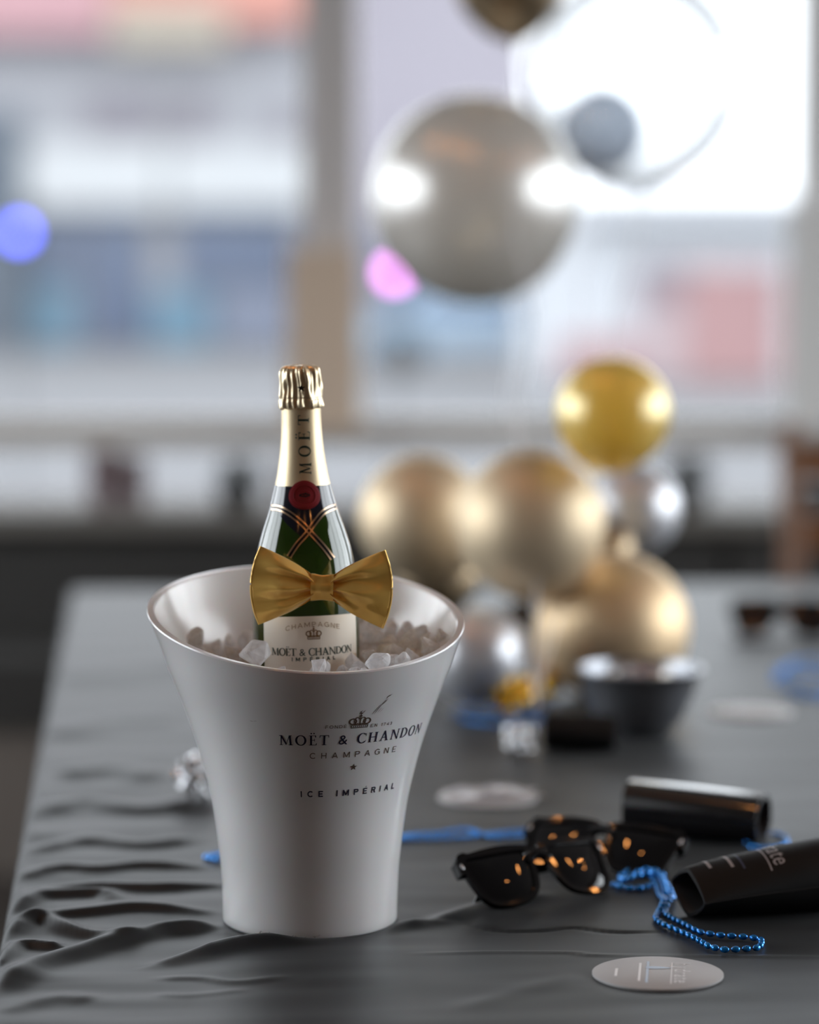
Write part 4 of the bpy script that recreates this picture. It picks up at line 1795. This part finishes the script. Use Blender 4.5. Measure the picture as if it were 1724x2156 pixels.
def sleeve(label, loc, yaw, L, open_sec, end_sec, m_out, text=False):
    """axis along local +x from mouth (x=0) to base; sections (half width y, half height z, crease)"""
    t = thing('bottle_sleeve', label, 'bottle sleeve', loc, yaw, 'black foam bottle sleeves')
    N, MM = 56, 22
    th = .0036

    def sec(u, a, inset=0.):
        k = u ** .8
        w = open_sec[0] + (end_sec[0] - open_sec[0]) * k - inset
        h = open_sec[1] + (end_sec[1] - open_sec[1]) * k - inset
        p = open_sec[2] + (end_sec[2] - open_sec[2]) * min(1, k * 1.3)
        c, s = cos(a), sin(a)
        q = 2 / p
        y = w * math.copysign(abs(c) ** q, c)
        z = h * math.copysign(abs(s) ** q, s)
        zc = open_sec[1] + (end_sec[1] - open_sec[1]) * k
        return y, z + zc
    mb = MB()
    vs = []
    for i in range(N):
        a = 2 * pi * i / N
        for j in range(MM + 1):
            y, z = sec(j / MM, a)
            vs.append((L * j / MM, y, z))
    for i in range(N):
        for j in range(MM):
            i2 = (i + 1) % N
            mb_f = (i * (MM + 1) + j, i2 * (MM + 1) + j, i2 * (MM + 1) + j + 1, i * (MM + 1) + j + 1)
            mb.f.append(mb_f)
    mb.v = vs
    mb.v.append((L + .002, 0, end_sec[1]))
    e = len(mb.v) - 1
    for i in range(N):
        mb.f.append((i * (MM + 1) + MM, ((i + 1) % N) * (MM + 1) + MM, e))
    # lip
    k0 = len(mb.v)
    for i in range(N):
        y, z = sec(0, 2 * pi * i / N, th)
        mb.v.append((-.0003, y, z))
    for i in range(N):
        i2 = (i + 1) % N
        mb.f.append((i * (MM + 1), k0 + i, k0 + i2, i2 * (MM + 1)))
    mb.build('shell', m_out, t, sharp=50)
    mb = MB()
    for i in range(N):
        for j in range(MM):
            y, z = sec(j / MM, 2 * pi * i / N, th)
            mb.v.append((L * j / MM * .97 - .0003, y, z))
    for i in range(N):
        for j in range(MM - 1):
            i2 = (i + 1) % N
            mb.f.append((i * MM + j, i * MM + j + 1, i2 * MM + j + 1, i2 * MM + j))
    mb.build('lining', M_neo_in, t, sharp=180)
    # stitched seam along the side
    mb = MB()
    mb.tube([(L * j / MM, sec(j / MM, -pi * .985)[0] - .0002, sec(j / MM, -pi * .985)[1]) for j in range(MM + 1)], .0009, 6)
    mb.build('seam', m_out, t)
    if text:
        circ = []

        def at(s, x):
            """s = distance along the girth from the top towards the camera side, x = along the axis"""
            u = x / L
            a = pi / 2
            p = Vector((x, *sec(u, a)))
            acc, da = 0., .01
            sg = 1 if s > 0 else -1
            while acc < abs(s):
                a += sg * da
                q = Vector((x, *sec(u, a)))
                acc += (q - p).length
                p = q
            y, z = sec(u, a, -.0003)
            return Vector((x, y, z))
        M_prt = mat('sleeve_print', (.42, .40, .42), .5)
        M_prb = mat('sleeve_print_blue', (.05, .06, .11), .5)

        def lay(VF, x0, s0, m, name):
            mb = MB()
            VF = refine(VF[0], VF[1], .003)
            mb.add([at(s0 + x, x0 + y) for x, y in VF[0]], VF[1])
            mb.build(name, m, t, smooth=False)
        lay(line_of('hydrate', .0150, .056, sans, .9), .063, -.0025, M_prt, 'lettering')

        def bar(x0, x1, sa, sb, m, name, seg=10):
            mb = MB()
            vs, fs = [], []
            for i in range(seg + 1):
                s = sa + (sb - sa) * i / seg
                vs += [at(s, x0), at(s, x1)]
            fs = [(2 * i, 2 * i + 1, 2 * i + 3, 2 * i + 2) for i in range(seg)]
            mb.add(vs, fs)
            mb.build(name, m, t, smooth=False)
        bar(.0588, .0600, -.032, .030, M_prt, 'underline')
        bar(.0385, .0402, -.02, .022, M_prb, 'small_print')
        bar(.0300, .0325, -.016, .017, M_prt, 'small_print')
        bar(.0135, .0160, -.010, .011, M_prt, 'small_print')
    return t


pm = on_z(1455, 1952)
sleeve('black foam bottle sleeve with pale print and gaping mouth by the blue beads', (pm.x, pm.y + .030, T + .0012), radians(14), .118, (.041, .0195, 1.3), (.034, .0285, 2.0), M_neo, True)
pm = on_z(1606, 1790)
s2 = sleeve('plain shiny black bottle sleeve lying behind the second pair of sunglasses', (pm.x + .004, pm.y + .028, T + .0012), radians(180 - 20), .122, (.031, .021, 2.3), (.029, .024, 2.7), M_satk)
pm = on_z(1300, 1590)
s3 = sleeve('blurred black bottle sleeve lying in front of the grey bowl', (pm.x, pm.y + .02, T + .0012), radians(180 - 8), .075, (.028, .018, 1.6), (.026, .02, 2.0), M_neo)

# ------------------------------------------------------------------ bead necklaces
M_bead = mat('blue_metallic_bead', (.012, .29, .90), .15, .65, Coat_Weight=.5)
M_string = mat('blue_string', (.02, .05, .25), .5)
bead_me = MB().ellipsoid((0, 0, 0), .0034, .0025, .0025, 10, 6)
# long axis along x: build along z then turn
b_ = MB()
b_.lathe([(.00035, -.0036), (.0013, -.0032), (.0022, -.002), (.0026, 0), (.0022, .002), (.0013, .0032), (.00035, .0036)], 12, Matrix.Rotation(pi / 2, 4, 'Y'))
BEAD = b_.mesh('bead', M_bead, True, 180)


def necklace(label, paths, lift=None, step=.0086, closed=False, scale=1.0, zf=None):
    """paths: lists of table points (x, y, extra z)"""
    o0 = Vector(paths[0][0])
    t = thing('bead_necklace', label, 'necklace', (o0.x, o0.y, T), 0, 'blue bead necklaces')
    for path in paths:
        q = catmull(path, 10)
        q = [Vector((p.x, p.y, cloth_z(p.x, p.y) + .0040 * scale + p.z)) for p in q]
        bs = resample(q, step * scale)
        for i, p in enumerate(bs):
            o = bpy.data.objects.new('bead', BEAD)
            col.objects.link(o)
            o.parent = t
            o.location = p - t.location
            d = (bs[min(len(bs) - 1, i + 1)] - bs[max(0, i - 1)]).normalized()
            o.rotation_mode = 'QUATERNION'
            o.rotation_quaternion = d.to_track_quat('X', 'Z')
            o.scale = (scale,) * 3
        mb = MB()
        mb.tube([p - t.location for p in q[::2]], .0003, 5)
        mb.build('string', M_string, t)
    return t


def zp(x, y, z=0.):                    # a point read off the enlarged crop of the front necklace
    p = on_z(1270 + x * .26334, 1640 + y * .26334)
    return Vector((p.x, p.y, z))


def tp(x, y, z=0.):
    p = on_z(x, y)
    return Vector((p.x, p.y, z))


main = [(380, 845, .004), (420, 890, .002), (450, 970), (482, 1045, .004), (440, 1105), (418, 1160), (470, 1205), (560, 1240), (660, 1280), (760, 1330), (840, 1378), (920, 1398), (990, 1408), (1080, 1403),
        (1160, 1398), (1222, 1394), (1262, 1365), (1256, 1325), (1200, 1312), (1110, 1302), (1020, 1297), (930, 1290), (850, 1280), (780, 1268), (710, 1240), (640, 1205), (570, 1170), (510, 1130), (492, 1090), (535, 1035, .004),
        (556, 985), (515, 920, .002), (465, 865, .004), (400, 822, .006), (310, 825, .006), (235, 842, .004), (160, 858), (84, 884), (165, 906), (255, 912), (335, 905), (405, 880, .001)]
top_ = [(470, 800), (440, 782, .003), (360, 768, .005), (280, 772, .004), (200, 790, .002), (140, 818), (180, 870, .003), (280, 868, .006), (350, 858, .007), (430, 850, .006), (480, 905, .004), (498, 965, .001)]
necklace('shiny blue bead necklace looped on the cloth before the printed sleeve', [[zp(*p) for p in main], [zp(*p) for p in top_]])
back = [(436, 1812), (470, 1806), (560, 1795), (680, 1786), (780, 1780), (850, 1776), (900, 1776), (960, 1774), (1010, 1768), (1060, 1762), (1110, 1757), (1150, 1752)]
back2 = [(434, 1814), (470, 1822), (560, 1812), (680, 1798), (790, 1786), (860, 1768), (920, 1764), (980, 1760, .002), (1030, 1770), (1075, 1772), (1130, 1764)]
necklace('blue bead necklace trailing behind the bucket towards the sunglasses', [[tp(*p) for p in back], [tp(*p) for p in back2]])
arc = [(1572, 1782), (1582, 1772), (1600, 1766), (1622, 1764), (1645, 1768), (1655, 1782), (1640, 1792), (1600, 1795), (1576, 1790)]
necklace('short blue bead loop between the two black bottle sleeves', [[tp(*p) for p in arc]])
far = [[(1628, 1440), (1650, 1425), (1690, 1418), (1740, 1420), (1780, 1440), (1730, 1462), (1680, 1455), (1640, 1450)], [(1640, 1418), (1680, 1400), (1730, 1398), (1790, 1412)], [(1660, 1465), (1710, 1476), (1770, 1470)],
       [(1630, 1430, .006), (1680, 1436, .008), (1730, 1440, .008), (1780, 1430, .006)]]
necklace('heap of blue beads far back beside the pale coaster', [[tp(*p) for p in q] for q in far])
und = [[(960, 1510), (1010, 1500), (1060, 1508), (1120, 1500), (1180, 1510), (1230, 1518)], [(980, 1522), (1050, 1530), (1110, 1520), (1170, 1528), (1220, 1535)]]
necklace('blue beads lying at the foot of the balloon cluster', [[tp(*p) for p in q] for q in und])

# ------------------------------------------------------------------ bowl
bp_ = on_z(1345, 1548)
bowl = thing('bowl', 'grey metal bowl of wrapped sweets before the gold balloons', 'bowl', (bp_.x, bp_.y, T + .0012))
M_bowl = mat('gunmetal', (.30, .31, .34), .3, .8)
prof = [(.001, 0), (.030, 0), (.034, .003), (.048, .022), (.060, .048), (.0655, .069), (.0690, .071), (.0690, .0725), (.0645, .0725), (.058, .050), (.046, .025), (.033, .006), (.001, .005)]
MB().lathe(prof, 64).build('bowl_shell', M_bowl, bowl, sharp=60)
SW = [(.55, .32, .30), (.62, .62, .66), (.30, .32, .36), (.6, .55, .5)]
rnd = random.Random(4)
me = []
for i, c_ in enumerate(SW):
    b = MB()
    b.ellipsoid((0, 0, 0), .011, .008, .008, 12, 8)
    for s in (-1, 1):
        b.lathe([(.001, 0), (.007, .007), (.0005, .006)], 8, Matrix.Translation((s * .0095, 0, 0)) @ Matrix.Rotation(s * pi / 2, 4, 'Y'))
    me.append(b.mesh('wrapped_sweet', mat('wrapper_%d' % i, c_, .25, .5), True, 60))
pos = []
for i in range(400):
    if len(pos) >= 16:
        break
    a, q = rnd.uniform(0, 2 * pi), rnd.uniform(0, .044)
    p = Vector((q * cos(a), q * sin(a), .050 + .012 * (len(pos) > 9)))
    if all((p - r_).length > .017 for r_ in pos):
        pos.append(p)
names = ['pink', 'pale', 'dark', 'cream']
for i, p in enumerate(pos):
    o = bpy.data.objects.new('wrapped_sweet', me[i % 4])
    col.objects.link(o)
    o.location = Vector((bp_.x, bp_.y, T)) + p
    o.rotation_euler = (rnd.uniform(-.4, .4), rnd.uniform(-.4, .4), rnd.uniform(0, 6))
    tag(o, names[i % 4] + ' foil wrapped sweet heaped in the grey metal bowl', 'sweet', 'sweets in the grey bowl, ' + names[i % 4])

# ------------------------------------------------------------------ crumpled foil pieces
M_sfoil = mat('silver_foil', (.78, .78, .80), .16, 1.0)
M_gfoil = mat('gold_weight_foil', (.80, .50, .08), .2, 1.0)


def crumple(name, label, px, py, r, m, seed, squash=.9, cat='foil', group=None):
    p = on_z(px, py)
    bm = bmesh.new()
    bmesh.ops.create_icosphere(bm, subdivisions=4, radius=1)
    for v in bm.verts:
        d = v.co.normalized()
        k = 1 + .55 * (noise.cell(d * 2.2 + Vector((seed, 0, 0))) - .4) * .5 + .35 * noise.noise(d * 2.6 + Vector((seed * 3.1, 1, 2))) + .16 * noise.noise(d * 6 + Vector((seed, 5, 2)))
        v.co = d * k * r
        v.co.z *= squash
    zmin = min(v.co.z for v in bm.verts)
    for v in bm.verts:
        v.co.z -= zmin
    me = bpy.data.meshes.new(name)
    bm.to_mesh(me)
    bm.free()
    me.materials.append(m)
    o = bpy.data.objects.new(name, me)
    col.objects.link(o)
    o.location = (p.x, p.y, cloth_z(p.x, p.y) + .001)
    return tag(o, label, cat, group)


crumple('foil_ball', 'crumpled silver foil lump on the cloth half behind the white bucket', 412, 1682, .0195, M_sfoil, 1.7)
crumple('foil_ball', 'small crumpled silver foil lump in front of the balloon cluster', 1096, 1592, .016, M_sfoil, 4.2)
crumple('balloon_weight', 'gold foil balloon weight under the clustered balloons', 1075, 1506, .022, M_gfoil, 2.9, cat='weight')
crumple('balloon_weight', 'second gold foil weight, set farther back under the gold balloons', 1150, 1470, .022, M_gfoil, 6.4, cat='weight')
# clear wrapper on the middle coaster
cp = COASTERS[1][0]
mb = MB()


def wrap(u, v):
    x, y = (u - .5) * .085, (v - .5) * .05
    n = noise.noise(Vector((x * 60, y * 60, 2))) * .004 + .006 * exp(-((x - .012) / .014) ** 2) + .005 * exp(-((x + .02 + y * .4) / .012) ** 2)
    return Vector((x * (1 + .1 * sin(9 * v)), y, .0035 + max(0, n)))


mb.grid(wrap, 40, 24)
M_wrap = glass_sheet('clear_wrapper', (.95, .95, .96), 3.0, .5, (.85, .85, .9))
o = mb.build('plastic_wrapper', M_wrap, None, sharp=180)
o.location = (cp.x + .006, cp.y, T + .0012)
o.rotation_euler = (0, 0, .2)
tag(o, 'crumpled clear plastic wrapper lying on the middle pale coaster', 'wrapper')

# ------------------------------------------------------------------ balloons
def balloon(px, py, rpx, Y, m, label, tail=(0, 0, -1), stretch=1.06, group=None, tie=None, ribbon_m=None, neck=.10):
    c_ = on_y(px, py, Y)
    r = rpx * mpp(Y)
    t = thing('balloon', label, 'balloon', c_, 0, group)
    n = 32
    prof = []
    for i in range(n + 1):
        a = pi * i / n
        z = -cos(a)
        rr = sin(a)
        if z < 0:                         # taper into the neck
            k = -z
            z *= stretch + neck * k ** 3
            rr *= 1 - neck * k ** 2
        prof.append((max(.0005, rr * r), z * r))
    q = Vector((0, 0, -1)).rotation_difference(Vector(tail).normalized()).to_matrix().to_4x4()
    MB().lathe(prof, 64, q).build('skin', m, t, sharp=180)
    zt_ = prof[0][1]
    kn = MB()
    kr = r * .07
    kn.lathe([(.0003, zt_ + kr * .6), (kr * .55, zt_), (kr * .45, zt_ - kr * .4), (kr * 1.1, zt_ - kr * 1.2), (kr * .8, zt_ - kr * 1.3), (.0003, zt_ - kr * .7)], 16, q)
    kn.build('knot', m, t)
    if tie is not None:
        a = q @ Vector((0, 0, zt_ - kr * .6))
        b_ = Vector(tie) - Vector(c_)
        pts = [a.lerp(b_, i / 16) + Vector((.012 * sin(i * 1.1) * sin(pi * i / 16), .008 * cos(i * .9) * sin(pi * i / 16), -.02 * sin(pi * i / 16))) for i in range(17)]
        MB().tube(pts, .0012, 6).build('ribbon', ribbon_m or M_rib, t)
    return t


M_rib = mat('white_ribbon', (.7, .7, .72), .4)
M_silver = latex('silver_chrome', (.90, .87, .82), .24, .27, .5, (.86, .85, .83))
M_silver2 = mat('silver_pearl', (.70, .71, .75), .38, .6)
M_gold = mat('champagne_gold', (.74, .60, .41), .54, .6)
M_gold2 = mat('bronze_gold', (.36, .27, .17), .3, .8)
M_gold3 = mat('warm_gold', (.77, .58, .36), .50, .65)
M_yel = latex('yellow_latex', (1.0, .78, .20), .10, .28, .45, (1, .9, .6))
M_clear = glass_sheet('clear_latex', (.965, .975, .985), 1.0, .06, (.92, .93, .95), 1.15)
M_bgrey = glass_sheet('blue_grey_reflection', (.80, .84, .9), .3, .62, (.44, .49, .56))
anchor = on_z(1130, 1490, T + .03)
CG, UG = 'balloon cluster on the table', 'balloons floating above the table'
balloon(1000, 418, 219, 3.95, M_silver, 'large silver chrome balloon floating before the window', (.35, .5, -1), 1.0, UG, anchor, None, .03)
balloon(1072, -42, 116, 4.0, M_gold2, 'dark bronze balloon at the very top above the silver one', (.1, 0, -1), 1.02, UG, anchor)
balloon(1338, 165, 226, 4.25, M_clear, 'large clear see-through balloon beside the silver balloon', (.1, .3, -1), 1.0, UG, anchor, M_rib, .02)
balloon(1266, 275, 92, 4.62, M_bgrey, 'small blue grey ball added as the reflection in the clear balloon', (0, 1, -.6), 1.0, UG, anchor, None, .03)  # added ball, stands in for a soft reflection on the clear balloon
balloon(1118, 1105, 158, 3.30, M_gold, 'matt champagne gold balloon in the middle of the cluster', (.2, .5, -1), 1.02, CG)
balloon(888, 1090, 134, 3.50, M_gold, 'champagne gold balloon of the cluster nearest the bottle', (.6, 0, -1), 1.03, CG)
balloon(1292, 1322, 160, 3.34, M_gold3, 'warm gold balloon lowest in the cluster, behind the bowl', (-.7, .3, -.3), 1.03, CG)
balloon(1290, 872, 121, 3.24, M_yel, 'small yellow balloon topping the cluster', (-.3, .3, -1), 1.01, CG, on_y(1235, 1180, 3.30), None, .04)
balloon(1004, 1382, 105, 3.24, M_silver2, 'silver pearl balloon low in the cluster beside the bucket', (.5, .3, .2), 1.03, CG)
balloon(1335, 1072, 98, 3.56, M_silver2, 'silver pearl balloon behind the yellow and gold balloons', (-.6, 0, -1), 1.05, CG)
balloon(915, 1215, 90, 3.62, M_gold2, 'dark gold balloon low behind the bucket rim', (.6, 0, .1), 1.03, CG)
balloon(1104, 1332, 72, 3.46, mat('dark_core_fill', (.012, .011, .011), .25, 0, Coat_Weight=.5), 'black balloon added to fill the dark core of the cluster', (.3, .2, -1), 1.03, CG)  # added filler that keeps the gap between the balloons dark
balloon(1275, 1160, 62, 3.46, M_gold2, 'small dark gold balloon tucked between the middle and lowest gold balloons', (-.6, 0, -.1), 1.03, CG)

# ------------------------------------------------------------------ cloth mesh last: every resting place is known by now
mb = MB()
nu, nv = len(us), len(vs_)
mb.v = [tuple(cloth_point(u, v)) for u in us for v in vs_]
mb.f = [(i * nv + j, (i + 1) * nv + j, (i + 1) * nv + j + 1, i * nv + j + 1) for i in range(nu - 1) for j in range(nv - 1)]
clo = mb.build('tablecloth', M_cloth, None, sharp=180)
tag(clo, 'wrinkled charcoal grey tablecloth draped over the long table', 'tablecloth')
